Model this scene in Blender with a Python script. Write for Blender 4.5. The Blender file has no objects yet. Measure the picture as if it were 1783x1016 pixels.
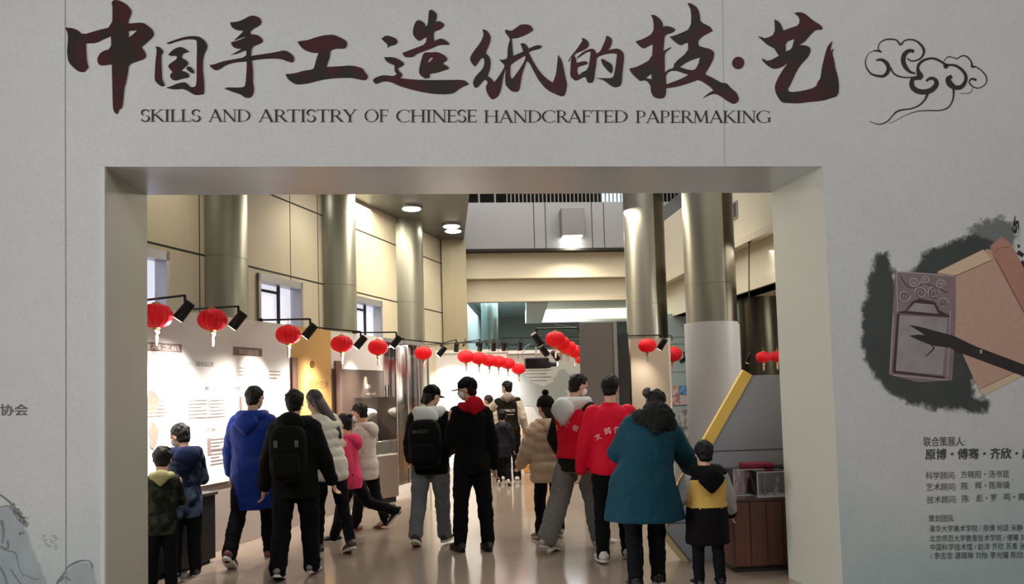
import bpy, bmesh, math, random
from mathutils import Vector, Matrix, noise
from mathutils.geometry import tessellate_polygon
from mathutils.bvhtree import BVHTree
random.seed(7)
SC = bpy.context.scene
COL = SC.collection
PI = math.pi
R = math.radians

# ---------------------------------------------------------------- camera
W, H, F = 1783.0, 1016.0, 1350.0
EYE = Vector((0, 0, 1.6))
YAW, PITCH, ROLL, SHIFT = R(5.234), R(2.962), R(-1.555), 102.8
f0 = Vector((math.sin(YAW), math.cos(YAW), 0)); r0 = Vector((math.cos(YAW), -math.sin(YAW), 0)); u0 = Vector((0, 0, 1))
FWD = math.cos(PITCH)*f0 + math.sin(PITCH)*u0
u1 = math.cos(PITCH)*u0 - math.sin(PITCH)*f0
RGT = math.cos(ROLL)*r0 + math.sin(ROLL)*u1
UPV = math.cos(ROLL)*u1 - math.sin(ROLL)*r0
cam = bpy.data.cameras.new('camera'); camo = bpy.data.objects.new('camera', cam); COL.objects.link(camo)
m4 = Matrix.Identity(4)
for i in range(3):
    m4[i][0], m4[i][1], m4[i][2], m4[i][3] = RGT[i], UPV[i], -FWD[i], EYE[i]
camo.matrix_world = m4
cam.sensor_width = 36; cam.lens = F/W*36; cam.shift_y = SHIFT/W; cam.clip_end = 200; cam.clip_start = .05
SC.camera = camo

# ---------------------------------------------------------------- world, exposure, large lights
SC.view_settings.view_transform = 'Standard'; SC.view_settings.look = 'None'
SC.view_settings.gamma = 1; SC.view_settings.exposure = 0; SC.view_settings.use_curve_mapping = False
wd = bpy.data.worlds.new('world'); SC.world = wd; wd.use_nodes = True
wd.node_tree.nodes['Background'].inputs[0].default_value = (.75, .85, 1, 1)
wd.node_tree.nodes['Background'].inputs[1].default_value = .05
SC.cycles.max_bounces = 7; SC.cycles.diffuse_bounces = 3; SC.cycles.glossy_bounces = 3; SC.cycles.transmission_bounces = 5
SC.cycles.transparent_max_bounces = 12; SC.cycles.caustics_reflective = False; SC.cycles.caustics_refractive = False
SC.cycles.sample_clamp_indirect = 4

def light(name, kind, loc, energy, color=(1, 1, 1), aim=None, size=1, size_y=None, spot=None, blend=.5, parent=None, radius=.05):
    l = bpy.data.lights.new(name, kind); l.energy = energy; l.color = color
    if kind == 'AREA':
        l.size = size
        if size_y: l.shape = 'RECTANGLE'; l.size_y = size_y
    else: l.shadow_soft_size = radius
    if kind == 'SPOT': l.spot_size = R(spot); l.spot_blend = blend
    o = bpy.data.objects.new(name, l); COL.objects.link(o)
    o.location = loc
    if aim is not None:
        o.rotation_euler = (Vector(aim)-Vector(loc)).to_track_quat('-Z', 'Y').to_euler()
    if parent: o.parent = parent
    return o
# lobby ceiling light behind the visitor who takes the photo, daylight from the lobby
light('lobby_light', 'AREA', (2.2, -1.2, 6.6), 285, (1, .985, .965), aim=(1.0, 5.5, 2.0), size=9, size_y=2)
light('lobby_daylight', 'AREA', (-13.0, 1.0, 2.4), 1080, (.98, 1, 1), aim=(2.8, 5.9, 1.5), size=4, size_y=4)
# hall ceiling lights over the aisle and the atrium
light('aisle_downlight', 'AREA', (-.9, 12.5, 4.72), 330, (1, .9, .72), aim=(-1.0, 12.5, 0), size=1.2, size_y=8)
light('atrium_downlight', 'AREA', (2.8, 11.5, 7.4), 540, (1, .96, .9), aim=(2.8, 11.5, 0), size=6, size_y=9)
light('back_room_light', 'AREA', (2.2, 21, 3.9), 330, (.85, .97, 1), aim=(2.2, 21, 0), size=4, size_y=5)
light('right_aisle_light', 'AREA', (6.2, 9.5, 3.0), 130, (1, .96, .88), aim=(5.5, 10, 0), size=1.5, size_y=4)

# ---------------------------------------------------------------- pixel helpers (the photo is 1783 x 1016)
def ray(px, py): return F*FWD + (px-W/2)*RGT - (py-H/2-SHIFT)*UPV
def G(px, py, z=0.0):
    d = ray(px, py); return EYE + d*((z-1.6)/d.z)
def P(px, py, Y):
    d = ray(px, py); return EYE + d*(Y/d.y)
LA = Vector((-2.40, 8.56, 0)); LU = Vector((.3681, .9298, 0)); LN = Vector((.9298, -.3681, 0))
def PL(s, off, z): return LA + LU*s + LN*off + Vector((0, 0, z))
def ON(px, py, off=0.0):                # point of the wall-parallel plane at this offset, as (s, z)
    d = ray(px, py); o = LA + LN*off
    q = EYE + d*(((o-EYE).dot(LN))/d.dot(LN)); return (q-LA).dot(LU), q.z

# ---------------------------------------------------------------- materials
def lin(c):
    c = c/255.0
    return c/12.92 if c <= .04045 else ((c+.055)/1.055)**2.4
def rgb(r, g, b): return (lin(r), lin(g), lin(b), 1)
def mat(name, col, rough=.7, metal=0, var=0, scale=8, bump=0, bscale=60, spec=.5, emit=None, estr=1, sheen=0, stretch=None, col2=None, trans=0, alpha=1, subs=0):
    m = bpy.data.materials.new(name); m.use_nodes = True
    nt = m.node_tree; n = nt.nodes; b = n['Principled BSDF']; L = nt.links.new
    b.inputs['Base Color'].default_value = col; b.inputs['Roughness'].default_value = rough; b.inputs['Metallic'].default_value = metal
    b.inputs['Specular IOR Level'].default_value = spec; b.inputs['Sheen Weight'].default_value = sheen
    b.inputs['Transmission Weight'].default_value = trans; b.inputs['Alpha'].default_value = alpha
    if emit: b.inputs['Emission Color'].default_value = emit; b.inputs['Emission Strength'].default_value = estr
    if var or bump or col2:
        tc = n.new('ShaderNodeTexCoord'); mp = n.new('ShaderNodeMapping'); L(tc.outputs['Object'], mp.inputs[0])
        if stretch: mp.inputs['Scale'].default_value = stretch
    if var or col2:
        nz = n.new('ShaderNodeTexNoise'); nz.inputs['Scale'].default_value = scale; nz.inputs['Detail'].default_value = 5
        L(mp.outputs[0], nz.inputs['Vector'])
        mx = n.new('ShaderNodeMixRGB')
        if col2:
            cr = n.new('ShaderNodeValToRGB'); cr.color_ramp.elements[0].position = .42; cr.color_ramp.elements[1].position = .58
            L(nz.outputs[0], cr.inputs[0]); L(cr.outputs[0], mx.inputs[0])
            mx.inputs[1].default_value = col; mx.inputs[2].default_value = col2
        else:
            L(nz.outputs[0], mx.inputs[0])
            mx.inputs[1].default_value = tuple(c*(1-var) for c in col[:3])+(1,); mx.inputs[2].default_value = tuple(min(1, c*(1+var)) for c in col[:3])+(1,)
        L(mx.outputs[0], b.inputs['Base Color'])
    if bump:
        n2 = n.new('ShaderNodeTexNoise'); n2.inputs['Scale'].default_value = bscale; n2.inputs['Detail'].default_value = 4
        L(mp.outputs[0], n2.inputs['Vector'])
        bp = n.new('ShaderNodeBump'); bp.inputs['Strength'].default_value = bump; bp.inputs['Distance'].default_value = .02
        L(n2.outputs[0], bp.inputs['Height']); L(bp.outputs[0], b.inputs['Normal'])
    return m
def glassmat(name, tint=(1, 1, 1, 1), mixf=.12, rough=.02):
    m = bpy.data.materials.new(name); m.use_nodes = True; nt = m.node_tree; n = nt.nodes
    for x in list(n):
        if x.type == 'BSDF_PRINCIPLED': n.remove(x)
    t = n.new('ShaderNodeBsdfTransparent'); t.inputs[0].default_value = tint
    g = n.new('ShaderNodeBsdfGlossy'); g.inputs['Roughness'].default_value = rough
    lw = n.new('ShaderNodeFresnel'); lw.inputs[0].default_value = 1.45
    ad = n.new('ShaderNodeMath'); ad.operation = 'ADD'; ad.inputs[1].default_value = mixf
    nt.links.new(lw.outputs[0], ad.inputs[0])
    x = n.new('ShaderNodeMixShader'); nt.links.new(ad.outputs[0], x.inputs[0]); nt.links.new(t.outputs[0], x.inputs[1]); nt.links.new(g.outputs[0], x.inputs[2])
    nt.links.new(x.outputs[0], n['Material Output'].inputs[0]); return m

# ---------------------------------------------------------------- mesh helpers
def tag(o, label=None, cat=None, group=None, kind=None):
    if label: o['label'] = label
    if cat: o['category'] = cat
    if group: o['group'] = group
    if kind: o['kind'] = kind
    return o
def empty(name, loc, rz=0, label=None, cat=None, group=None, kind=None):
    o = bpy.data.objects.new(name, None); COL.objects.link(o); o.location = loc; o.rotation_euler = (0, 0, rz); o.empty_display_size = .1
    return tag(o, label, cat, group, kind)
class MB:
    def __init__(s): s.v = []; s.f = []; s.m = []
    def add(s, vs, fs, mi=0):
        k = len(s.v); s.v += [Vector(p) for p in vs]; s.f += [tuple(i+k for i in f) for f in fs]; s.m += [mi]*len(fs)
    def box(s, x0, x1, y0, y1, z0, z1, mi=0):
        s.add([(x0, y0, z0), (x1, y0, z0), (x1, y1, z0), (x0, y1, z0), (x0, y0, z1), (x1, y0, z1), (x1, y1, z1), (x0, y1, z1)],
              [(0, 3, 2, 1), (4, 5, 6, 7), (0, 1, 5, 4), (1, 2, 6, 5), (2, 3, 7, 6), (3, 0, 4, 7)], mi)
    def hexa(s, p, mi=0):                # 4 bottom, 4 top points
        s.add(p, [(0, 3, 2, 1), (4, 5, 6, 7), (0, 1, 5, 4), (1, 2, 6, 5), (2, 3, 7, 6), (3, 0, 4, 7)], mi)
    def wallbox(s, s0, s1, o0, o1, z0, z1, mi=0):   # box in the slanted wall's own frame
        s.hexa([PL(s0, o1, z0), PL(s1, o1, z0), PL(s1, o0, z0), PL(s0, o0, z0), PL(s0, o1, z1), PL(s1, o1, z1), PL(s1, o0, z1), PL(s0, o0, z1)], mi)
    def prism(s, pts, off, mi=0):        # planar polygon extruded by the vector off
        n = len(pts); pts = [Vector(p) for p in pts]; off = Vector(off)
        tri = tessellate_polygon([pts])
        vs = pts+[p+off for p in pts]; k = len(s.v); s.v += vs
        fs = [tuple(t) for t in tri]+[tuple(i+n for i in reversed(t)) for t in tri]+[(i, (i+1) % n, (i+1) % n+n, i+n) for i in range(n)]
        s.f += [tuple(i+k for i in f) for f in fs]; s.m += [mi]*len(fs)
    def tube(s, pts, rad, seg=10, right=None, cap=True, mi=0):
        pts = [Vector(p) for p in pts]; n = len(pts)
        if not isinstance(rad, (list, tuple)): rad = [rad]*n
        rad = [(r, r) if not isinstance(r, (list, tuple)) else r for r in rad]
        k = len(s.v); prev = None; fr = []
        for i in range(n):
            t = (pts[min(i+1, n-1)]-pts[max(i-1, 0)]).normalized()
            x = right if right is not None else (prev if prev is not None else (Vector((1, 0, 0)) if abs(t.x) < .8 else Vector((0, 1, 0))))
            x = (x-t*x.dot(t)).normalized(); prev = x; y = t.cross(x); fr.append((t, x, y))
        rings = []
        def ring(c, x, y, a, b): rings.append([c+x*(a*math.cos(2*PI*j/seg))+y*(b*math.sin(2*PI*j/seg)) for j in range(seg)])
        if cap == 'round':
            t, x, y = fr[0]; a, b = rad[0]
            for q in (.98, .8, .45): ring(pts[0]-t*(min(a, b)*q), x, y, a*math.sqrt(1-q*q), b*math.sqrt(1-q*q))
        for i in range(n): ring(pts[i], fr[i][1], fr[i][2], *rad[i])
        if cap == 'round':
            t, x, y = fr[-1]; a, b = rad[-1]
            for q in (.45, .8, .98): ring(pts[-1]+t*(min(a, b)*q), x, y, a*math.sqrt(1-q*q), b*math.sqrt(1-q*q))
        for rg in rings: s.v += rg
        fs = []
        for i in range(len(rings)-1):
            for j in range(seg):
                a = i*seg+j; b = i*seg+(j+1) % seg; fs.append((a, b, b+seg, a+seg))
        if cap:
            fs.append(tuple(range(seg-1, -1, -1))); q = (len(rings)-1)*seg; fs.append(tuple(q+j for j in range(seg)))
        s.f += [tuple(i+k for i in f) for f in fs]; s.m += [mi]*len(fs)
    def ell(s, c, r, M=None, seg=20, rings=12, fn=None, mi=0):
        c = Vector(c); k = len(s.v); vs = []
        for i in range(rings+1):
            th = PI*i/rings
            for j in range(seg):
                ph = 2*PI*j/seg
                p = Vector((r[0]*math.sin(th)*math.cos(ph), r[1]*math.sin(th)*math.sin(ph), r[2]*math.cos(th)))
                if fn: p = fn(p)
                if M is not None: p = M @ p
                vs.append(c+p)
        fs = []
        for i in range(rings):
            for j in range(seg):
                a = i*seg+j; b = i*seg+(j+1) % seg
                if i == 0: fs.append((a, a+seg, b+seg))
                elif i == rings-1: fs.append((a, a+seg, b))
                else: fs.append((a, a+seg, b+seg, b))
        s.add(vs, fs, mi)
    def lathe(s, prof, c=(0, 0, 0), seg=24, mi=0, lobes=0, amp=0):
        c = Vector(c); k = len(s.v)
        for (r, z) in prof:
            for j in range(seg):
                a = 2*PI*j/seg; q = r*(1+amp*abs(math.cos(a*lobes/2)) if lobes else 1)
                s.v.append(c+Vector((q*math.cos(a), q*math.sin(a), z)))
        fs = []
        for i in range(len(prof)-1):
            for j in range(seg):
                a = i*seg+j; b = i*seg+(j+1) % seg; fs.append((a, b, b+seg, a+seg))
        fs.append(tuple(range(seg-1, -1, -1))); q = (len(prof)-1)*seg; fs.append(tuple(q+j for j in range(seg)))
        s.f += [tuple(i+k for i in f) for f in fs]; s.m += [mi]*len(fs)
    def build(s, name, mats, parent=None, smooth=False, voxel=None, iters=2, loc=None, bevel=None):
        me = bpy.data.meshes.new(name); me.from_pydata([tuple(p) for p in s.v], [], s.f)
        mats = mats if isinstance(mats, (list, tuple)) else [mats]
        for m in mats: me.materials.append(m)
        if len(mats) > 1: me.polygons.foreach_set('material_index', s.m)
        bm = bmesh.new(); bm.from_mesh(me); bmesh.ops.remove_doubles(bm, verts=bm.verts, dist=1e-6); bmesh.ops.recalc_face_normals(bm, faces=bm.faces)
        if bevel: bmesh.ops.bevel(bm, geom=bm.edges, offset=bevel, segments=2, affect='EDGES', profile=.5)
        bm.to_mesh(me); bm.free()
        o = bpy.data.objects.new(name, me); COL.objects.link(o)
        if parent: o.parent = parent
        if loc is not None: o.location = loc
        if voxel:
            md = o.modifiers.new('r', 'REMESH'); md.mode = 'VOXEL'; md.voxel_size = voxel; md.use_smooth_shade = True
            if iters: sm = o.modifiers.new('s', 'SMOOTH'); sm.iterations = iters; sm.factor = .5
            bpy.context.view_layer.update()
            nm = bpy.data.meshes.new_from_object(o.evaluated_get(bpy.context.evaluated_depsgraph_get()))
            o.modifiers.clear(); old = o.data; o.data = nm; bpy.data.meshes.remove(old); nm.name = name
            nm.materials.clear()
            for m in mats: nm.materials.append(m)
            smooth = True
        if smooth:
            o.data.polygons.foreach_set('use_smooth', [True]*len(o.data.polygons))
            if not voxel: o.data.set_sharp_from_angle(angle=R(40))
        return o
def text_verts(body, fit_w=None, fit_h=None, spacing=1.0, bold=0.0):
    c = bpy.data.curves.new('lettering', 'FONT'); c.body = body; c.space_character = spacing; c.resolution_u = 2; c.offset = bold
    o = bpy.data.objects.new('lettering', c); COL.objects.link(o); bpy.context.view_layer.update()
    me = bpy.data.meshes.new_from_object(o.evaluated_get(bpy.context.evaluated_depsgraph_get()))
    vs = [v.co.copy() for v in me.vertices]; fs = [tuple(p.vertices) for p in me.polygons]
    bpy.data.objects.remove(o); bpy.data.curves.remove(c); bpy.data.meshes.remove(me)
    x0 = min(v.x for v in vs); x1 = max(v.x for v in vs); y0 = min(v.y for v in vs); y1 = max(v.y for v in vs)
    sx = fit_w/(x1-x0) if fit_w else None; sy = fit_h/(y1-y0) if fit_h else None
    sx = sx or sy; sy = sy or sx
    return [Vector(((v.x-x0)*sx, (v.y-y0)*sy, 0)) for v in vs], fs
# ================================================================ the setting
def structure(o, label, cat): return tag(o, label, cat, kind='structure')
# printed paper of the front wall: mottled handmade-paper fibres
def paper_wall():
    m = mat('printed_paper', rgb(204, 204, 203), rough=.85, var=.05, scale=2.2, bump=.10, bscale=140, spec=.2)
    nt = m.node_tree; n = nt.nodes; L = nt.links.new; b = n['Principled BSDF']
    src = b.inputs['Base Color'].links[0].from_socket
    tc = n.new('ShaderNodeTexCoord'); mp = n.new('ShaderNodeMapping'); mp.inputs['Scale'].default_value = (1, 1, 1.0); L(tc.outputs['Object'], mp.inputs[0])
    # blue-green mist printed low on the panel, with an irregular edge
    sx = n.new('ShaderNodeSeparateXYZ'); L(tc.outputs['Object'], sx.inputs[0])
    nz = n.new('ShaderNodeTexNoise'); nz.inputs['Scale'].default_value = .9; nz.inputs['Detail'].default_value = 6; L(mp.outputs[0], nz.inputs['Vector'])
    ma = n.new('ShaderNodeMath'); ma.operation = 'MULTIPLY_ADD'; ma.inputs[1].default_value = 1.6; L(nz.outputs[0], ma.inputs[0])
    ng = n.new('ShaderNodeMath'); ng.operation = 'MULTIPLY'; ng.inputs[1].default_value = -.75; L(sx.outputs['Z'], ng.inputs[0]); L(ng.outputs[0], ma.inputs[2])
    cr = n.new('ShaderNodeValToRGB'); cr.color_ramp.elements[0].position = 0.0; cr.color_ramp.elements[1].position = .75; L(ma.outputs[0], cr.inputs[0])
    mx = n.new('ShaderNodeMixRGB'); mx.inputs[2].default_value = rgb(174, 190, 190); L(cr.outputs[0], mx.inputs[0]); L(src, mx.inputs[1])
    # long fine fibres
    n2 = n.new('ShaderNodeTexNoise'); n2.inputs['Scale'].default_value = 26; n2.inputs['Detail'].default_value = 3; n2.inputs['Distortion'].default_value = 2.5; L(mp.outputs[0], n2.inputs['Vector'])
    c2 = n.new('ShaderNodeValToRGB'); c2.color_ramp.elements[0].position = .35; c2.color_ramp.elements[0].color = (.86, .86, .85, 1); c2.color_ramp.elements[1].position = .6; c2.color_ramp.elements[1].color = (1, 1, 1, 1); L(n2.outputs[0], c2.inputs[0])
    m2 = n.new('ShaderNodeMixRGB'); m2.blend_type = 'MULTIPLY'; m2.inputs[0].default_value = .55; L(mx.outputs[0], m2.inputs[1]); L(c2.outputs[0], m2.inputs[2])
    L(m2.outputs[0], b.inputs['Base Color']); return m
M_paper = paper_wall()
M_jamb = mat('painted_jamb', rgb(186, 185, 172), rough=.5, var=.03, scale=3)
M_soffit = mat('brushed_soffit', rgb(208, 217, 224), rough=.32, metal=.25, var=.04, scale=3)
YF, YB = 5.5, 6.27
w = MB()
def quad(a, b, c, d, mi): w.add([a, b, c, d], [(0, 1, 2, 3)], mi)
XL, XR, ZT, ZTOP = -2.28, 2.88, 3.22, 6.5
x0, x1 = -6.0, 8.0
XRB = 2.82
quad((x0, YF, 0), (XL, YF, 0), (XL, YF, ZT), (x0, YF, ZT), 0); quad((x0, YF, ZT), (XL, YF, ZT), (XL, YF, ZTOP), (x0, YF, ZTOP), 0)
quad((XL, YF, ZT), (XR, YF, ZT), (XR, YF, ZTOP), (XL, YF, ZTOP), 0)
quad((XR, YF, 0), (x1, YF, 0), (x1, YF, ZT), (XR, YF, ZT), 0); quad((XR, YF, ZT), (x1, YF, ZT), (x1, YF, ZTOP), (XR, YF, ZTOP), 0)
quad((XL, YF, 0), (XL, YB, 0), (XL, YB, ZT), (XL, YF, ZT), 1); quad((XR, YB, 0), (XR, YF, 0), (XR, YF, ZT), (XR, YB, ZT), 1)
w.v[-4].x = XRB; w.v[-1].x = XRB
quad((XL, YF, ZT), (XL, YB, ZT), (XRB, YB, ZT), (XR, YF, ZT), 2)
quad((x0, YB, 0), (x0, YB, ZTOP), (XL, YB, ZTOP), (XL, YB, 0), 1); quad((XL, YB, ZT), (XL, YB, ZTOP), (XRB, YB, ZTOP), (XRB, YB, ZT), 1); quad((XRB, YB, 0), (XRB, YB, ZTOP), (x1, YB, ZTOP), (x1, YB, 0), 1)
quad((x0, YF, ZTOP), (x1, YF, ZTOP), (x1, YB, ZTOP), (x0, YB, ZTOP), 1)
quad((x0, YF, 0), (x0, YF, ZTOP), (x0, YB, ZTOP), (x0, YB, 0), 1); quad((x1, YF, 0), (x1, YB, 0), (x1, YB, ZTOP), (x1, YF, ZTOP), 1)
structure(w.build('wall_front', [M_paper, M_jamb, M_soffit]), 'grey printed paper wall around the wide exhibition entrance', 'wall')
# seams of the printed sheets
M_seam = mat('sheet_seam', rgb(172, 171, 167), rough=.9)
def seam(name, pts, label):
    b = MB(); pts = [P(x, y, YF-.001) for x, y in pts]
    b.tube(pts, .0022, seg=6); structure(b.build(name, M_seam), label, 'seam')
seam('trim_1', [(113, -2), (113, 250), (114, 560), (114, 1014)], 'thin vertical sheet seam left of the entrance')
seam('trim_2', [(1257, -2), (1261, 288)], 'thin vertical sheet seam above the entrance by the last characters')
b = MB(); b.box(XL-.022, XL+.004, YF-.012, YF+.02, 0, ZT); structure(b.build('trim_3', mat('edge_strip', rgb(205, 206, 204), rough=.6)), 'pale vertical edge strip at the left side of the entrance', 'trim')

# floor: polished beige-brown stone with joints
M_floor = mat('polished_stone', rgb(158, 142, 128), rough=.13, var=.10, scale=1.5, spec=.6)
nt = M_floor.node_tree; bb = nt.nodes['Principled BSDF']; src = bb.inputs['Base Color'].links[0].from_socket
tc = nt.nodes.new('ShaderNodeTexCoord'); br = nt.nodes.new('ShaderNodeTexBrick'); br.offset = 0; br.inputs['Scale'].default_value = 1; br.inputs['Brick Width'].default_value = .9; br.inputs['Row Height'].default_value = .9; br.inputs['Mortar Size'].default_value = .003
br.inputs['Color1'].default_value = (1, 1, 1, 1); br.inputs['Color2'].default_value = (.93, .93, .92, 1); br.inputs['Mortar'].default_value = (.6, .58, .55, 1)
nt.links.new(tc.outputs['Object'], br.inputs[0]); mx = nt.nodes.new('ShaderNodeMixRGB'); mx.blend_type = 'MULTIPLY'; mx.inputs[0].default_value = .6
nt.links.new(src, mx.inputs[1]); nt.links.new(br.outputs[0], mx.inputs[2]); nt.links.new(mx.outputs[0], bb.inputs['Base Color'])
b = MB(); b.box(-17, 12, -8, 32, -.2, 0); structure(b.build('floor', M_floor), 'polished beige stone floor of the hall', 'floor')

# left hall wall: cream panels with dark joints, windows, half-round steel columns
M_cream = mat('cream_panel', rgb(206, 196, 170), rough=.55, var=.05, scale=14, stretch=(1, 1, .08))
M_joint = mat('dark_joint', rgb(42, 40, 36), rough=.8)
M_steel = mat('brushed_steel', rgb(166, 164, 154), rough=.33, metal=.85, var=.05, scale=5, stretch=(1, 1, .1), bump=.012, bscale=4)
M_steel2 = mat('dark_shade_steel', rgb(84, 79, 66), rough=.28, metal=.85, var=.08, scale=5, stretch=(1, 1, .1), bump=.015, bscale=4)
M_alu = mat('aluminium_frame', rgb(168, 168, 172), rough=.35, metal=.6)
M_pane = mat('frosted_pane', rgb(225, 225, 235), rough=.3, emit=rgb(214, 216, 232), estr=1.0)
OFF = -.5; CEIL = 4.78
wins = [(-2.2, -.15), (ON(447, 468, OFF)[0], ON(524, 492, OFF)[0]), (ON(614, 516, OFF)[0], ON(663, 530, OFF)[0])]
ZW0, ZW1 = 1.9, 3.2
b = MB(); cur = -4.0; S_END = 8.2
for a, c in wins:
    b.wallbox(cur, a, OFF-.2, OFF, 0, CEIL); b.wallbox(a, c, OFF-.2, OFF, 0, ZW0); b.wallbox(a, c, OFF-.2, OFF, ZW1, CEIL); cur = c
b.wallbox(cur, S_END, OFF-.2, OFF, 0, CEIL)
for z in (3.26, 4.29): b.wallbox(-4, S_END, OFF, OFF+.004, z-.010, z+.010, 1)
for px, py in ((505, 400), (347, 400), (430, 400), (553, 400), (768, 400)):
    sv = ON(px, py, OFF)[0]; b.wallbox(sv-.006, sv+.006, OFF, OFF+.003, 0, CEIL, 1)
structure(b.build('wall_left', [M_cream, M_joint]), 'tall cream panelled wall along the left of the hall', 'wall')
for k, (a, c) in enumerate(wins):
    r = empty('window_%d' % (k+1), PL((a+c)/2, OFF, ZW0), 0)
    structure(r, ['bright window at the left edge of the hall by the jamb', 'bright window above the white panels between the first two steel columns', 'bright window between the second and third steel columns'][k], 'window')
    o0 = r.location.copy()
    def wb(s0, s1, f0_, f1_, z0, z1):
        q = MB(); q.wallbox(s0, s1, f0_, f1_, z0, z1); q.v = [p-o0 for p in q.v]; return q
    fr = wb(a, a+.05, OFF-.12, OFF+.03, ZW0, ZW1)
    for (s0, s1, z0, z1) in ((c-.05, c, ZW0, ZW1), (a, c, ZW1-.1, ZW1), (a, c, ZW0, ZW0+.05)):
        q = wb(s0, s1, OFF-.12, OFF+.03, z0, z1); k0 = len(fr.v); fr.v += q.v; fr.f += [tuple(i+k0 for i in f) for f in q.f]; fr.m += q.m
    fr.build('window_frame', M_alu, r)
    wb(a, c, OFF-.15, OFF-.14, ZW0, ZW1).build('pane', M_pane, r)
    mid = a+(c-a)*.62
    q = wb(mid-.012, mid+.012, OFF-.13, OFF-.09, ZW0, ZW1); q2 = wb(a, mid, OFF-.13, OFF-.09, ZW1-.2, ZW1-.17); k0 = len(q.v); q.v += q2.v; q.f += [tuple(i+k0 for i in f) for f in q2.f]; q.m += q2.m
    q.build('mullion', M_joint, r)
# half-round steel columns on the left wall
M_steel3 = mat('olive_steel', rgb(172, 171, 156), rough=.34, metal=.85, var=.10, scale=5, stretch=(1, 1, .1), bump=.02, bscale=5)
for (pl, pr_, py), lab in zip(((350, 425, 430), (559, 609, 480), (688, 724, 480)), ('first tall steel column on the left wall beside the jamb', 'second tall steel column on the left wall after the first window', 'third tall steel column on the left wall reaching the grey ceiling')):
    s0, s1 = ON(pl, py, OFF)[0], ON(pr_, py, OFF)[0]; rad = (s1-s0)/2*.90; c = PL((s0+s1)/2, OFF-.1, 0)
    b = MB(); b.lathe([(rad, 0), (rad, 3.26), (rad*.985, 3.261), (rad*.985, 3.268), (rad, 3.269), (rad, CEIL)], seg=40)
    o = b.build('steel_column', M_steel3, smooth=True, loc=c); structure(o, lab, 'column')
# corner pier at the end of the left wall
b = MB(); s0 = ON(770, 500, OFF)[0]; q0 = PL(s0, OFF, 0); b.box(q0.x, .56, q0.y-.1, q0.y+.9, 0, CEIL)
structure(b.build('wall_corner', mat('pier_cladding', rgb(170, 160, 132), rough=.4, metal=.2, var=.06, scale=9, stretch=(1, 1, .1))), 'olive clad corner pier ending the left wall', 'pier')
# aisle ceiling, grey metal, with its edge towards the atrium
M_gceil = mat('grey_ceiling', rgb(106, 108, 109), rough=.35, metal=.35, var=.04, scale=2)
b = MB(); XE = .48
c0 = PL(-4, OFF-.2, 0); c1 = PL(S_END+1, OFF-.2, 0)
b.prism([(c0.x, c0.y, CEIL), (XE, c0.y, CEIL), (XE+.05, 17.2, CEIL), (c1.x, c1.y, CEIL)], (0, 0, .5))
structure(b.build('ceiling', M_gceil), 'grey metal ceiling of the left aisle', 'ceiling')
# atrium back: grey metal fascia, two cream bands, railing above
YA = 16.5
def zat(px, py, Y): return P(px, py, Y).z
M_gfasc = mat('grey_fascia', rgb(158, 158, 158), rough=.42, metal=.2, var=.04, scale=4)
M_beam = mat('cream_band', rgb(228, 217, 190), rough=.5, var=.04, scale=30, stretch=(.1, 1, 1))
b = MB(); z0, z1 = zat(950, 432, YA), zat(950, 352, YA)
b.box(XE, 8.5, YA, YA+.6, z0, z1)
for px in (930, 950, 1031, 1052, 1180):
    x = P(px, 400, YA).x; b.box(x-.008, x+.008, YA-.004, YA, z0, z1, 1)
b.box(XE, 8.5, YA-.01, YA+.3, z0-.05, z0, 1)
structure(b.build('wall_back', [M_gfasc, M_joint]), 'grey metal fascia across the back of the atrium', 'wall')
b = MB(); Y2 = 16.75
za, zb, zc = zat(950, 434, Y2), zat(950, 482, Y2), zat(950, 522, Y2)
b.box(.55, 8.5, Y2, Y2+.3, zb, za); b.box(.55, 8.5, Y2+.16, Y2+.4, zc, zb); b.box(.55, 8.5, Y2-.03, Y2+.1, zb-.02, zb+.02)
structure(b.build('trim_4', M_beam), 'two stepped cream bands below the grey fascia', 'trim')
# railing on the upper floor
r = empty('balcony_railing', (4.4, YA+.3, z1), 0, 'dark balustrade rail on top of the grey fascia', 'railing', kind='structure')
q = MB(); q.box(-3.9, 4, -.02, .02, .0, .05); q.box(-3.9, 4, -.03, .03, .95, 1.0); q.build('rail', mat('rail_black', rgb(30, 29, 28), rough=.4, metal=.5), r)
q = MB()
for i in range(90):
    x = -3.85+i*.088; 
    if 10 < i < 60: q.box(x-.012, x+.012, -.012, .012, .05, .95)
    elif i % 4 == 0: q.box(x-.02, x+.02, -.015, .015, .05, .95)
q.build('baluster', mat('rail_grey', rgb(120, 116, 112), rough=.4, metal=.4), r)
b = MB(); b.box(-1, 9, YA+4, YA+4.2, z1-.4, 9); b.box(.5, 8.5, YA+.6, YA+4, z1-.3, z1-.05)
structure(b.build('wall_upper', mat('upper_dark', rgb(38, 35, 32), rough=.8)), 'dark upper floor behind the balustrade', 'wall')
p0 = P(1048, 351, YA+3.9); p1 = P(1084, 338, YA+3.9)
b = MB(); b.box(p0.x, p1.x, YA+3.9, YA+3.98, p0.z-.1, p1.z+.8)
structure(b.build('window_4', mat('upper_window', rgb(220, 235, 235), emit=rgb(225, 240, 240), estr=1.1)), 'small bright window seen through the upper balustrade', 'window')
# atrium ceiling and outer walls closing the hall
b = MB(); b.box(-5, 12, YB, 32, 9, 9.2); structure(b.build('ceiling_atrium', mat('atrium_ceiling', rgb(70, 68, 66), rough=.8)), 'dark high ceiling over the atrium', 'ceiling')
b = MB(); b.box(9, 9.2, YB, 32, 0, 9); structure(b.build('wall_right', mat('far_right_wall', rgb(205, 205, 200), rough=.7)), 'pale wall closing the hall on the right', 'wall')
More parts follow.
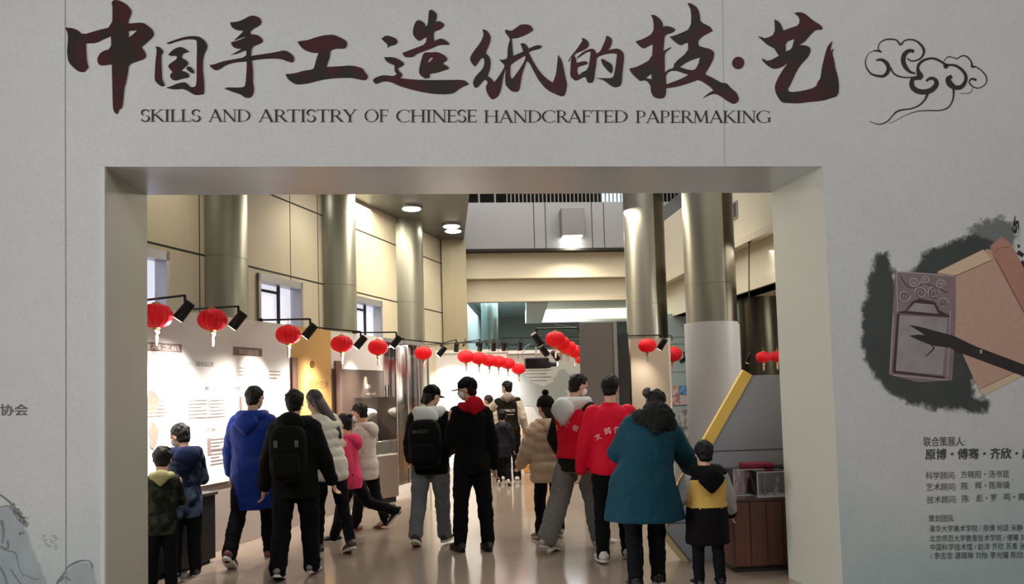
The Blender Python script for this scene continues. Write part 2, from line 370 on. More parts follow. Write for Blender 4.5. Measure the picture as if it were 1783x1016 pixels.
# lobby behind the camera
b = MB(); b.box(-8, 12, -8, YF, 7.2, 7.4); structure(b.build('ceiling_lobby', mat('lobby_ceiling', rgb(200, 200, 198), rough=.8)), 'pale ceiling of the lobby in front of the entrance', 'ceiling')

# back room beyond the cream bands
M_teal = mat('pale_blue_wall', rgb(168, 186, 186), rough=.5, var=.03, scale=3)
M_white = mat('white_paint', rgb(228, 226, 220), rough=.6)
YR = 27.0; ZC = 4.15
b = MB(); b.box(-1.2, 12, YR, YR+.2, 0, ZC)
for py in (586, 598, 612, 640, 668): 
    z = zat(1000, py, YR); b.box(-1.2, 12, YR-.01, YR, z-.02, z+.02, 1)
structure(b.build('wall_room', [mat('back_wall', rgb(158, 166, 158), rough=.5), mat('wall_groove', rgb(110, 118, 114), rough=.7)]), 'blue-grey grooved wall at the far end', 'wall')
b = MB(); b.prism([(.35, 17.4, 0), (1.6, YR, 0), (1.4, YR, 0), (.15, 17.4, 0)], (0, 0, ZC))
structure(b.build('wall_room_left', M_teal), 'pale blue side wall of the far room', 'wall')
b = MB(); b.box(-1.5, 12, 17.1, YR+.2, ZC, ZC+.2); structure(b.build('ceiling_room', M_teal), 'pale blue ceiling of the far room', 'ceiling')
# cove: a bright strip across, white tray edges
b = MB(); Yc = 22.0; xa = P(922, 550, Yc).x; zt, zb2 = zat(1000, 538, Yc), zat(1000, 560, Yc)
zt = min(zt, ZC-.005)
b.prism([(xa-.6, Yc-4.6, zb2+.02), (xa-.1, Yc-4.6, zb2+.02), (xa+.35, Yc, zb2), (xa-.1, Yc, zb2)], (0, 0, ZC-zb2-.03))
b.box(xa-.1, 9, Yc, Yc+.25, zb2, ZC-.005)
structure(b.build('trim_5', M_white), 'white ceiling tray edge in the far room', 'trim')
b = MB(); b.box(xa+.4, 8.8, Yc-.03, Yc-.002, zb2+.09, zt)
tag(b.build('cove_light', mat('cove_glow', rgb(255, 246, 214), emit=rgb(255, 244, 205), estr=1.9)), 'long bright light strip along the ceiling of the far room', 'light')
q = P(853, 570, 19.5); b = MB(); b.lathe([(.21, 0), (.21, ZC)], seg=32); structure(b.build('steel_column', mat('teal_steel', rgb(150, 170, 165), rough=.25, metal=.8), smooth=True, loc=(q.x, q.y, 0)), 'bluish steel column in the far room left of the bright strip', 'column')

# right side: free standing steel columns and stepped mezzanine edge
def bigcol(px, Y, wpx, lab, ztop=9.0):
    c = P(px, 480, Y); rad = wpx/2*Y/F
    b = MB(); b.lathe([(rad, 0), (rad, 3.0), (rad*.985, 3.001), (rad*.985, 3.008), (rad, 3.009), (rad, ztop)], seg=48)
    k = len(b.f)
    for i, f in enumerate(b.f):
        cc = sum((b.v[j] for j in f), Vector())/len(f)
        if math.atan2(cc.y, cc.x) > R(-76) and cc.x > 0 and len(f) == 4: b.m[i] = 1  # darker steel on the right side paints in shade and dark reflection
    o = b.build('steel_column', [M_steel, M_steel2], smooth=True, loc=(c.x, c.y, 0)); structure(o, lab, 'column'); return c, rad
bigcol(1124, 12.9, 72, 'tall steel column behind the beige panel, shade painted on its right half')
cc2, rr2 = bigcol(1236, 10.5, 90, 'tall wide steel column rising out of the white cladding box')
zc3 = 3.05
c = P(1322, 560, 12.6); b = MB(); b.lathe([(.36, 0), (.36, zc3)], seg=40)
structure(b.build('steel_column', M_steel2, smooth=True, loc=(c.x, c.y, 0)), 'short steel column under the cream mezzanine at the right jamb', 'column')
M_mez = mat('cream_plaster', rgb(222, 214, 192), rough=.6)
XM = 4.55
b = MB(); b.box(XM, XM+.35, 8.0, YA, 3.75, 4.95); b.box(XM+.25, XM+.6, 8.0, YA, zc3, 3.75); b.box(XM+.2, 9, 8.0, YA, zc3-.0, zc3+.15); b.box(XM-.03, XM, 8, YA, 3.70, 3.80)
structure(b.build('trim_6', M_mez), 'stepped cream mezzanine edge at the upper right', 'trim')
b = MB(); b.box(XM, 9, 8.0, YA, 4.95, 5.25); structure(b.build('ceiling_mezzanine', M_gceil), 'grey soffit above the mezzanine edge', 'ceiling')
v0 = P(1316, 385, 11.2)
r = empty('air_vent', (XM, 11.45, 4.28), 0, 'small dark framed vent on the upper right cream mezzanine', 'vent')
q = MB(); q.box(-.02, 0, -.13, .13, -.13, .13); q.build('vent_frame', M_alu, r)
q = MB()
for i in range(6): q.box(-.03, -.02, -.1, .1, -.1+i*.036, -.085+i*.036)
q.build('grille', M_joint, r)

# ceiling lamps that show
def downlight(px, py, z, lab, size=.22, c=None):
    c = c or G(px, py, z); r = empty('ceiling_lamp', c, 0, lab, 'ceiling lamp')
    q = MB(); q.lathe([(size*.62, -.035), (size*.62, -.002)], seg=24); q.build('rim', M_alu, r, smooth=False)
    q = MB(); q.lathe([(size*.5, -.045), (size*.5, -.034)], seg=24); q.build('lens', mat('lamp_lens', (1, 1, 1, 1), emit=(1, .97, .88, 1), estr=14), r)
    return r
downlight(786, 391, CEIL, 'round ceiling lamp beside the corner pier', .3)
# wall-washing lamps close to the left wall, one per bay
for k, sv in enumerate((-.3, 2.35, 5.0, 7.0)):
    c = PL(sv, OFF+.62, CEIL); r = downlight(0, 0, CEIL, ['ceiling lamp hidden above the lintel beside the first steel column', 'ceiling lamp above the gap between first and second steel columns', 'ceiling lamp washing the wall between second and third steel columns', 'ceiling lamp washing the wall beyond the third steel column'][k], .3, c)
    light('wall_wash', 'SPOT', (0, 0, -.06), 62, (1, .91, .74), spot=125, blend=.8, parent=r, radius=.1)
r = empty('wall_lamp', (P(994, 390, YA).x, YA, zat(994, 390, YA)), 0, 'grey box lamp glowing downward on the grey fascia', 'lamp')
q = MB(); q.box(-.25, .25, -.3, 0, -.3, .3); q.build('lamp_housing', mat('lamp_housing_grey', rgb(140, 138, 136), rough=.4, metal=.3), r, bevel=.015)
q = MB(); q.box(-.2, .2, -.27, -.03, -.315, -.3); q.build('lens', mat('fascia_lens', (1, 1, 1, 1), emit=(1, .96, .88, 1), estr=20), r)
light('fascia_light', 'SPOT', (0, -.15, -.34), 120, (1, .93, .78), aim=None, spot=140, blend=.7, parent=r, radius=.1)
# ================================================================ writing and pictures on the front wall
def wp(px, py, d=.0015): return P(px, py, YF-d)
M_ink = mat('brush_ink', rgb(64, 18, 22), rough=.6, scale=5, col2=rgb(36, 30, 24), spec=.3)
M_blackink = mat('black_ink', rgb(44, 42, 38), rough=.8)
M_greyink = mat('grey_ink', rgb(92, 92, 88), rough=.9)
def poly_mesh(mb, loops, ox, oy, sc, d0=.001, d1=.004, mi=0):
    lp = [[wp(ox+x*sc, oy+y*sc, d1) for x, y in l] for l in loops]
    tri = tessellate_polygon(lp); flat = [p for l in lp for p in l]
    k = len(mb.v); n = len(flat); back = [p+Vector((0, d1-d0, 0)) for p in flat]
    mb.v += flat+back; fs = [tuple(t) for t in tri]
    i0 = 0
    for l in lp:
        m = len(l); fs += [(i0+i, i0+(i+1) % m, i0+(i+1) % m+n, i0+i+n) for i in range(m)]; i0 += m
    mb.f += [tuple(i+k for i in f) for f in fs]; mb.m += [mi]*len(fs)
def smooth_loop(l):
    # round the traced outline a little, keeping sharp brush tips
    out = []; n = len(l)
    for i in range(n):
        a, b, c = Vector(l[i-1]), Vector(l[i]), Vector(l[(i+1) % n])
        u, v = (b-a), (c-b)
        if u.length < 1e-6 or v.length < 1e-6: continue
        if u.normalized().dot(v.normalized()) < .15: out.append(tuple(b))
        else: out += [tuple(b-u*.25), tuple(b+v*.25)]
    return out
GL = {}
GL['zhong'] = ((110, 0, .19685), [[(18,243),(75,246),(130,268),(172,308),(300,268),(432,236),(437,55),(424,22),(452,-5),(500,5),(560,38),(592,75),(605,102),(592,150),(576,180),(578,208),(705,197),(745,225),(790,262),(803,295),(795,322),(740,375),(692,415),(722,455),(735,497),(712,523),(640,545),(580,570),(572,640),(552,740),(540,770),(525,940),(510,960),(492,965),(488,990),(472,1008),(448,985),(438,950),(430,568),(330,580),(308,560),(299,525),(312,490),(340,455),(425,428),(422,318),(350,348),(290,380),(200,382),(203,470),(208,540),(225,600),(205,610),(192,636),(140,634),(100,605),(45,550),(33,460),(40,380),(42,300)],
  [(578,272),(655,268),(612,308),(580,332)]])
GL['guo'] = ((250, 50, .12795), [[(163,240),(210,245),(245,275),(267,305),(262,330),(242,350),(240,430),(245,560),(252,690),(275,735),(288,765),(278,778),(235,782),(190,745),(148,700),(155,560),(160,450),(175,330),(178,285)]], [[(313,190),(345,180),(400,160),(500,125),(620,98),(750,102),(820,150),(855,195),(869,235),(860,275),(825,340),(808,420),(803,540),(818,680),(826,780),(822,885),(790,893),(710,902),(660,880),(550,812),(430,825),(350,812),(305,798),(380,780),(450,745),(555,722),(590,745),(640,795),(680,795),(712,775),(722,700),(722,400),(728,260),(722,155),(690,142),(580,140),(490,160),(405,185),(370,203),(325,203)]],
  [[(335,352),(370,310),(430,265),(500,243),(560,268),(620,312),(580,322),(535,335),(520,375),(525,405),(570,420),(612,465),(590,500),(550,530),(510,572),(560,580),(610,610),(622,640),(610,665),(560,668),(500,685),(440,703),(395,695),(358,655),(365,615),(395,590),(360,550),(330,510),(350,480),(400,445),(448,415),(455,375),(440,365),(370,368)]], [[(590,520),(610,510),(640,520),(680,560),(692,590),(680,607),(640,595),(595,560),(580,540)]])
GL['shou'] = ((355, 20, .15748), [[(288,120),(380,110),(440,85),(490,55),(540,42),(600,58),(630,85),(637,125),(615,155),(545,190),(510,225),(520,255),(570,252),(620,275),(655,315),(645,340),(600,362),(530,390),(520,490),(620,475),(790,450),(890,425),(950,455),(990,490),(1000,530),(985,562),(940,555),(850,520),(720,518),(600,528),(530,540),(545,680),(540,780),(555,850),(545,915),(520,945),(490,955),(450,948),(410,915),(330,890),(265,865),(228,848),(250,838),(370,840),(445,835),(460,800),(470,680),(475,550),(340,560),(240,590),(170,640),(125,650),(75,615),(62,590),(110,585),(190,555),(310,530),(468,502),(470,430),(440,432),(370,465),(325,472),(300,480),(360,445),(420,412),(360,408),(315,385),(297,340),(340,330),(400,310),(455,285),(450,275),(330,320),(380,275),(440,212),(390,210),(330,190),(300,160)]])
GL['gong'] = ((490, 40, .15748), [[(178,205),(230,195),(295,188),(400,150),(490,132),(580,128),(660,165),(715,195),(730,230),(712,270),(695,283),(620,280),(565,290),(535,320),(540,360),(515,430),(500,485),(640,478),(770,467),(850,485),(905,505),(920,540),(950,570),(958,600),(940,625),(910,632),(830,615),(770,603),(640,605),(520,615),(420,632),(300,665),(200,678),(150,673),(90,635),(60,600),(45,565),(150,555),(250,525),(355,512),(370,460),(385,400),(410,330),(350,328),(290,312),(240,285),(200,245)]])
GL['zao'] = ((645, 10, .17717), [[(108,322),(150,290),(200,300),(250,320),(268,345),(262,370),(225,388),(190,392),(168,413),(170,378),(135,350)]],
  [[(572,50),(600,35),(640,65),(657,95),(640,165),(665,145),(710,165),(728,185),(715,210),(680,235),(630,248),(620,290),(630,345),(690,317),(740,338),(775,368),(775,383),(730,380),(670,385),(620,410),(540,440),(480,462),(445,480),(420,503),(345,505),(322,480),(315,462),(400,430),(470,405),(540,375),(555,305),(520,320),(485,347),(455,330),(425,295),(415,265),(425,200),(445,155),(470,137),(505,150),(540,180),(540,200),(560,195),(570,120)]],
  [[(515,475),(540,455),(600,458),(650,452),(710,475),(750,505),(757,535),(725,550),(715,570),(760,595),(775,615),(720,635),(660,655),(580,668),(588,695),(570,712),(530,712),(478,668),(478,620),(495,550)],[(565,550),(580,520),(605,503),(615,515),(590,540),(575,558)]],
  [[(135,505),(220,503),(280,525),(330,560),(330,580),(300,600),(270,610),(280,640),(310,665),(315,690),(290,710),(420,725),(600,730),(780,728),(910,727),(945,745),(968,770),(930,785),(880,810),(830,850),(790,865),(700,868),(600,862),(480,840),(380,815),(280,785),(200,745),(130,740),(90,755),(50,768),(30,745),(22,725),(60,700),(110,683),(170,683),(225,692),(260,670),(235,640),(238,580),(200,570),(155,545)]])
GL['zhi'] = ((810, 25, .18701), [[(160,138),(200,148),(230,185),(240,225),(225,280),(188,360),(220,385),(238,430),(235,500),(210,575),(240,590),(270,630),(310,580),(360,500),(370,470),(335,440),(322,420),(360,422),(395,405),(393,330),(405,270),(420,225),(395,195),(370,160),(372,143),(395,145),(430,155),(480,120),(520,90),(600,95),(622,120),(635,145),(600,170),(530,205),(470,222),(435,222),(440,300),(448,385),(540,345),(530,310),(515,272),(545,265),(580,295),(590,318),(650,290),(695,285),(715,298),(700,318),(640,330),(590,350),(640,450),(700,540),(760,600),(815,635),(845,560),(855,480),(865,375),(905,435),(925,540),(940,610),(950,650),(935,740),(910,765),(850,745),(760,700),(690,620),(640,530),(600,450),(575,430),(545,510),(525,580),(510,690),(490,720),(440,718),(400,685),(370,645),(378,500),(355,580),(335,700),(310,760),(260,793),(230,775),(200,720),(190,670),(210,640),(200,610),(180,605),(150,640),(110,685),(80,672),(70,625),(100,570),(160,510),(180,460),(175,405),(150,405),(120,450),(95,485),(60,455),(40,405),(80,340),(140,265),(175,190)],
  [(440,452),(558,380),(560,420),(500,520),(440,598),(420,585),(420,480)]])
GL['de'] = ((980, 45, .11811), [[(275,180),(320,185),(370,225),(390,265),(375,310),(330,345),(260,375),(200,400),(165,432),(195,480),(205,545),(290,520),(340,520),(372,540),(360,565),(300,578),(215,605),(215,690),(240,725),(270,690),(375,640),(405,440),(412,380),(370,375),(290,425),(240,460),(208,480),(215,455),(280,395),(360,350),(430,332),(470,352),(500,410),(555,370),(590,290),(635,190),(635,155),(655,142),(715,180),(728,215),(722,270),(690,330),(665,355),(740,340),(800,330),(865,360),(895,400),(905,450),(895,560),(880,680),(872,830),(850,885),(775,905),(720,885),(660,840),(600,795),(540,778),(490,768),(620,770),(735,770),(760,700),(780,590),(800,410),(730,400),(620,415),(560,435),(500,465),(495,560),(475,680),(465,780),(440,835),(380,838),(355,810),(350,770),(320,740),(200,812),(150,780),(108,735),(112,620),(120,520),(130,455),(85,530),(78,518),(128,435),(200,350),(260,260),(295,210)]],
  [[(562,490),(590,485),(650,520),(720,560),(738,610),(740,650),(720,698),(680,675),(630,620),(580,555)]])
GL['ji'] = ((1090, 0, .19685), [[(222,130),(255,132),(300,165),(325,200),(330,238),(355,226),(420,245),(437,265),(418,285),(350,305),(340,340),(332,450),(398,413),(395,428),(350,460),(342,500),(345,640),(375,612),(425,600),(425,555),(550,455),(550,375),(520,382),(488,402),(440,375),(388,325),(470,300),(575,250),(580,95),(545,25),(580,30),(635,70),(655,130),(657,195),(745,235),(758,255),(768,272),(650,335),(635,400),(680,418),(745,432),(783,460),(775,520),(750,570),(700,655),(790,700),(850,735),(885,730),(930,780),(980,820),(1000,865),(995,895),(960,920),(910,900),(840,850),(800,828),(755,830),(678,868),(720,830),(775,797),(740,760),(645,700),(600,720),(455,765),(355,778),(355,830),(340,860),(310,873),(250,860),(230,830),(218,795),(220,760),(190,715),(155,705),(130,718),(90,685),(45,640),(30,605),(100,590),(230,520),(238,390),(200,405),(160,430),(125,410),(85,365),(150,345),(245,290),(245,180)],
  [(175,690),(225,648),(227,700)], [(352,650),(420,614),(555,660),(480,700),(357,745)], [(475,592),(550,540),(655,505),(640,570),(605,622),(540,615)]])
GL['dian'] = ((1090, 0, .19685), [[(993+54*math.cos(i*PI/14), 555+54*math.sin(i*PI/14)) for i in range(28)]])
GL['yi'] = ((1270, 10, .19685), [[(255,270),(290,278),(320,290),(405,250),(400,120),(440,140),(465,180),(478,218),(540,195),(615,172),(625,105),(575,62),(620,55),(660,65),(700,95),(740,130),(800,165),(828,192),(818,213),(770,208),(730,245),(690,290),(665,320),(615,345),(670,348),(710,365),(722,395),(700,450),(660,490),(615,545),(580,610),(545,690),(515,740),(535,765),(650,752),(765,720),(785,665),(808,640),(820,540),(840,460),(860,380),(885,335),(912,310),(905,350),(895,400),(925,375),(910,420),(928,480),(940,560),(960,620),(972,700),(965,795),(900,815),(830,838),(700,850),(610,862),(520,858),(470,855),(430,810),(400,735),(410,680),(450,600),(520,500),(470,540),(400,560),(340,530),(295,485),(290,465),(345,492),(440,440),(410,395),(400,375),(340,345),(300,310)],
  [(498,320),(575,292),(555,375),(525,395),(500,402)]])
title = empty('title_lettering', wp(790, 110, .004), 0, 'large dark red brush calligraphy title of ten characters high on the grey entrance wall', 'lettering')
for nm, g in GL.items():
    ox, oy, sc = g[0]
    mb = MB()
    for loops in g[1:]: poly_mesh(mb, [smooth_loop(l) for l in loops], ox, oy, sc)
    mb.v = [p-title.location for p in mb.v]
    mb.build('character', M_ink, title)

# roman capitals: thin serif strokes, drawn on a unit cap height
TH, TN = .115, .05
def ln(x0, y0, x1, y1, w): return ('l', x0, y0, x1, y1, w)
def arc(cx, cy, rx, ry, a0, a1, w0, w1): return ('a', cx, cy, rx, ry, a0, a1, w0, w1)
def sf(x, y, w=.3): return ('l', x-w/2, y, x+w/2, y, .035)
ALPH = {
 'S': (.55, [arc(.27,.74,.2,.24,15,250,.04,TH), arc(.27,.26,.21,.25,75,-165,TH,.04), ln(.46,.78,.46,.95,.03), ln(.07,.06,.07,.24,.03)]),
 'K': (.78, [ln(.14,0,.14,1,TH), sf(.14,0), sf(.14,.99), ln(.16,.45,.62,1,TN), ln(.3,.58,.72,.0,TH), sf(.64,.99,.22), ln(.68,.02,.8,.02,.03)]),
 'I': (.34, [ln(.17,0,.17,1,TH), sf(.17,0), sf(.17,.99)]),
 'L': (.6, [ln(.14,0,.14,1,TH), sf(.14,0), sf(.14,.99), ln(.14,.02,.56,.02,TN), ln(.55,.0,.58,.2,.035)]),
 'A': (.82, [ln(.08,0,.42,1.02,TN), ln(.39,1.02,.74,0,TH), ln(.2,.34,.6,.34,.045), sf(.08,0,.22), sf(.75,0,.26)]),
 'N': (.88, [ln(.14,0,.14,1,TN), ln(.12,1,.76,0,TH), ln(.76,-.01,.76,1,TN), sf(.14,0,.24), sf(.76,.99,.24), sf(.1,.99,.18)]),
 'D': (.84, [ln(.15,0,.15,1,TH), sf(.1,0,.2), sf(.1,.99,.2), arc(.28,.5,.5,.48,90,-90,TN,TN), arc(.29,.5,.47,.46,50,-50,TH*.9,TH*.9), ln(.15,.98,.3,.98,TN), ln(.15,.02,.3,.02,TN)]),
 'R': (.72, [ln(.15,0,.15,1,TH), sf(.15,0), sf(.1,.99,.18), arc(.3,.74,.26,.245,90,-90,TN,TN), arc(.31,.74,.23,.22,45,-45,TH*.8,TH*.8), ln(.15,.985,.32,.985,TN), ln(.15,.495,.32,.495,.045), ln(.36,.5,.7,.0,TH), ln(.68,.02,.8,.02,.03)]),
 'T': (.72, [ln(.36,0,.36,1,TH), sf(.36,0), ln(.04,.98,.68,.98,TN), ln(.05,1.0,.02,.8,.035), ln(.67,1,.70,.8,.035)]),
 'Y': (.78, [ln(.4,0,.4,.48,TH), sf(.4,0), ln(.1,1,.4,.46,TH), ln(.68,1,.42,.46,TN), sf(.1,.99,.24), sf(.68,.99,.22)]),
 'O': (.95, [arc(.47,.5,.41,.5,0,360,TN,TN), arc(.47,.5,.39,.46,-50,50,TH*.9,TH*.9), arc(.47,.5,.39,.46,130,230,TH*.9,TH*.9)]),
 'F': (.58, [ln(.14,0,.14,1,TH), sf(.14,0), sf(.1,.99,.2), ln(.14,.98,.55,.98,TN), ln(.54,1,.56,.8,.035), ln(.14,.52,.45,.52,.045), ln(.45,.6,.45,.44,.035)]),
 'C': (.84, [arc(.48,.5,.43,.5,45,315,TN,TN), arc(.48,.5,.41,.46,125,235,TH,TH), ln(.78,.95,.78,.74,.035), ln(.78,.16,.8,.18,.035)]),
 'H': (.9, [ln(.15,0,.15,1,TH), ln(.75,0,.75,1,TH), ln(.15,.52,.75,.52,.045), sf(.15,0), sf(.15,.99), sf(.75,0), sf(.75,.99)]),
 'E': (.62, [ln(.14,0,.14,1,TH), sf(.1,0,.2), sf(.1,.99,.2), ln(.14,.98,.55,.98,TN), ln(.54,1,.56,.8,.035), ln(.14,.52,.46,.52,.045), ln(.46,.6,.46,.44,.035), ln(.14,.02,.57,.02,TN), ln(.56,0,.59,.2,.035)]),
 'P': (.64, [ln(.15,0,.15,1,TH), sf(.15,0), sf(.1,.99,.18), arc(.3,.72,.27,.265,90,-100,TN,TN), arc(.31,.72,.24,.23,45,-45,TH*.8,TH*.8), ln(.15,.985,.32,.985,TN)]),
 'M': (1.02, [ln(.14,0,.2,1,TN), ln(.18,1,.5,.05,TH), ln(.5,.05,.82,1,TN), ln(.81,1,.88,0,TH), sf(.13,0,.22), sf(.89,0,.26), sf(.14,.99,.14), sf(.86,.99,.14)]),
 'G': (.88, [arc(.48,.5,.43,.5,45,330,TN,TN), arc(.48,.5,.41,.46,125,235,TH,TH), ln(.78,.95,.78,.74,.035), ln(.79,.06,.79,.42,TH*.9), sf(.78,.42,.26)]),
}
def glyph_polys(ch):
    out = []
    for s in ALPH[ch][1]:
        if s[0] == 'l':
            _, xa, ya, xb, yb, w_ = s; d = Vector((xb-xa, yb-ya)); n_ = Vector((-d.y, d.x)).normalized()*w_/2
            if abs(d.y) > .3: n_ = Vector((math.copysign(w_/2, n_.x), 0))*(1 if abs(d.x) < .1 else 1.15)
            out.append([(xa+n_.x, ya+n_.y), (xb+n_.x, yb+n_.y), (xb-n_.x, yb-n_.y), (xa-n_.x, ya-n_.y)])
        else:
            _, cx, cy, rx, ry, a0, a1, w0_, w1_ = s; N = 20
            for i in range(N):
                q = []
                for t, sg in ((i/N, 1), ((i+1)/N, 1), ((i+1)/N, -1), (i/N, -1)):
                    a = R(a0+(a1-a0)*t); ww = (w0_+(w1_-w0_)*math.sin(t*PI)) if ch == 'S' else w0_+(w1_-w0_)*t
                    if ch == 'S': ww = .045+.075*math.sin(t*PI)
                    q.append((cx+(rx+sg*ww/2)*math.cos(a), cy+(ry+sg*ww/2*.8)*math.sin(a)))
                out.append(q)
    return out
eng = MB(); layer = 0
for word, xa, xb, ya, yb in (('SKILLS', 244.5, 350, 190.5, 211.5), ('AND', 363, 436.5, 190.5, 211.5), ('ARTISTRY', 450, 621.5, 190.5, 212), ('OF', 634, 676, 190.5, 212), ('CHINESE', 689.5, 831, 191, 212.5), ('HANDCRAFTED', 842.5, 1093.5, 192, 213), ('PAPERMAKING', 1106.5, 1342, 192.5, 213.5)):
    tot = sum(ALPH[c][0] for c in word); k = (xb-xa)/tot; x = xa
    for c in word:
        for pl in glyph_polys(c):
            layer = (layer+1) % 7
            eng.v += [wp(x+px*k, yb-(yb-ya)*py, .003+layer*.00002) for px, py in pl]; n_ = len(eng.v); eng.f.append((n_-4, n_-3, n_-2, n_-1)); eng.m.append(0)
        x += ALPH[c][0]*k
tag(eng.build('english_lettering', M_blackink), 'line of thin black roman capitals under the red calligraphy title', 'lettering')

# ribbons drawn with a brush: (x, y, width) in the photo's pixels
def catmull(pts, n=6):
    out = []; p = [Vector(q) for q in pts]
    for i in range(len(p)-1):
        a, b, c, d = p[max(i-1, 0)], p[i], p[i+1], p[min(i+2, len(p)-1)]
        for j in range(n):
            t = j/n; out.append(.5*((2*b)+(c-a)*t+(2*a-5*b+4*c-d)*t*t+(3*b-a-3*c+d)*t**3))
    out.append(p[-1]); return out
def ribbon(mb, pts, ox=0, oy=0, sc=1, d=.003, wmul=1.0, n=6, mi=0):
    q = catmull([(ox+x*sc, oy+y*sc, w_*sc*wmul) for x, y, w_ in pts], n); k = len(mb.v)
    for i, p in enumerate(q):
        t = (q[min(i+1, len(q)-1)]-q[max(i-1, 0)]); t.z = 0; t.normalize(); nn = Vector((-t.y, t.x))*max(p.z, .3)/2
        mb.v += [wp(p.x+nn.x, p.y+nn.y, d), wp(p.x-nn.x, p.y-nn.y, d)]
    for i in range(len(q)-1): mb.f.append((k+2*i, k+2*i+1, k+2*i+3, k+2*i+2)); mb.m.append(mi)
CL = [[(120,215,10),(165,217,18),(198,228,14)], [(185,222,10),(165,190,10),(180,140,10),(230,108,12),(290,102,14),(345,112,12),(385,155,18),(420,118,12),(475,105,14),(540,120,16),(595,170,22),(615,225,24),(590,280,18),(540,310,14),(490,315,12),(450,290,10)],
 [(518,222,30),(470,215,34),(425,250,45),(410,310,45),(430,370,42),(475,420,26),(530,440,14)], [(120,215,6),(70,245,6),(40,310,10),(50,380,12),(95,440,16),(160,462,22),(220,462,28),(260,420,38),(265,370,40),(235,325,35),(190,302,25),(145,310,14)],
 [(285,380,16),(320,440,14),(380,470,14),(450,478,12),(500,475,14)], [(590,490,40),(575,460,60),(555,400,30),(565,350,28),(610,310,24),(680,290,20),(740,300,22),(810,340,22),(830,365,50),(860,355,22),(920,360,22),(985,400,26),(1025,460,30),(1020,520,36),(980,570,42),(920,575,44),(870,540,60),(850,490,44),(890,468,36)],
 [(590,480,40),(510,490,40),(495,550,48),(530,600,50),(600,620,50),(680,605,52),(735,550,48),(725,500,36),(680,485,28),(635,512,22)], [(650,640,26),(620,700,18),(560,755,14),(480,785,12),(400,795,14),(345,815,16),(300,860,12),(260,905,12),(210,930,10),(170,937,8),(120,925,5),(80,905,3)],
 [(905,590,22),(905,660,16),(885,730,14),(840,780,12),(760,802,10),(650,802,9),(540,812,7),(430,850,5),(330,905,4),(270,930,3)]]
CL2 = [[(810,320,8),(850,275,12),(910,285,10),(940,295,8)], [(1095,580,6),(1070,625,7),(1010,635,5),(960,632,3)]]
CL3 = [[(930,300,9),(990,265,11),(1040,275,12),(1080,325,14),(1090,370,24),(1130,375,10),(1190,420,10),(1230,480,12),(1220,540,10),(1160,580,9),(1100,570,10),(1060,525,14),(1085,490,18),(1130,505,22)]]
mb = MB()
for i, s in enumerate(CL+CL3): ribbon(mb, s, 1500, 50, .1772, d=.003+i*.00003)
for i, s in enumerate(CL2): ribbon(mb, s, 1500, 50, .1772, d=.0029, mi=1)
tag(mb.build('cloud_emblem', [M_blackink, M_greyink]), 'black brush drawn scrolling cloud right of the calligraphy title', 'emblem')

# credits and the small word at the left
def wall_text(mb, body, px, py, wpx, hpx, d=.003, bold=0, slope=0, mi=0):
    a = wp(px, py); b_ = wp(px+wpx, py+slope*wpx); 
    vs, fs = text_verts(body, fit_w=1, fit_h=1, bold=bold)
    mb.add([wp(px+v.x*wpx, py+slope*v.x*wpx-v.y*hpx, d) for v in vs], fs, mi)
SL = -.012
cred = empty('credits_lettering', wp(1608, 777, .003), 0, 'block of small black credit lines at the lower right of the entrance wall', 'lettering')
M_cred = mat('credits_ink', rgb(66, 70, 68), rough=.9)
for body, px, py, w_, h_, bd in (('联合策展人:', 1608, 777, 72, 17, .0), ('原博・傅骞・齐欣・赵洋', 1611, 800, 205, 19, .0), ('科学顾问:', 1612, 834, 52, 13, 0), ('方晓阳・汤书昆', 1673, 832, 84, 13, 0), ('艺术顾问:', 1613, 854, 52, 13, 0), ('陈', 1674, 852, 12, 13, 0), ('辉・陈岸瑛', 1698, 851, 60, 13, 0), ('技术顾问:', 1614, 876, 52, 13, 0), ('陈', 1675, 874, 12, 13, 0), ('彪・罗', 1700, 873, 35, 13, 0), ('鸣・黄', 1748, 871, 36, 13, 0),
      ('策划团队', 1617, 908, 44, 12, 0), ('清华大学美术学院 / 原博 何颂 米静 张', 1618, 926, 176, 12, 0), ('北京师范大学教育技术学院 / 傅骞 刘鹏', 1619, 943, 178, 12, 0), ('中国科学技术馆 / 赵洋 齐欣 苏青 张然', 1620, 958, 176, 12, 0), ('/ 李志忠 谌璐琳 刘怡 李光耀 陈欣冉', 1620, 973, 172, 12, 0)):
    mb = MB(); wall_text(mb, body, px, py, w_, h_, bold=bd, slope=SL)
    if h_ == 19: wall_text(mb, body, px+.6, py, w_, h_, d=.0031, slope=SL); wall_text(mb, body, px+1.1, py-.4, w_, h_, d=.0032, slope=SL)
    mb.v = [p-cred.location for p in mb.v]; mb.build('text_line', M_cred, cred)
mb = MB(); wall_text(mb, '协会', 0, 723, 48, 20)
tag(mb.build('association_lettering', mat('association_ink', rgb(84, 84, 80), rough=.9)), 'small grey characters at the left edge of the entrance wall', 'lettering')

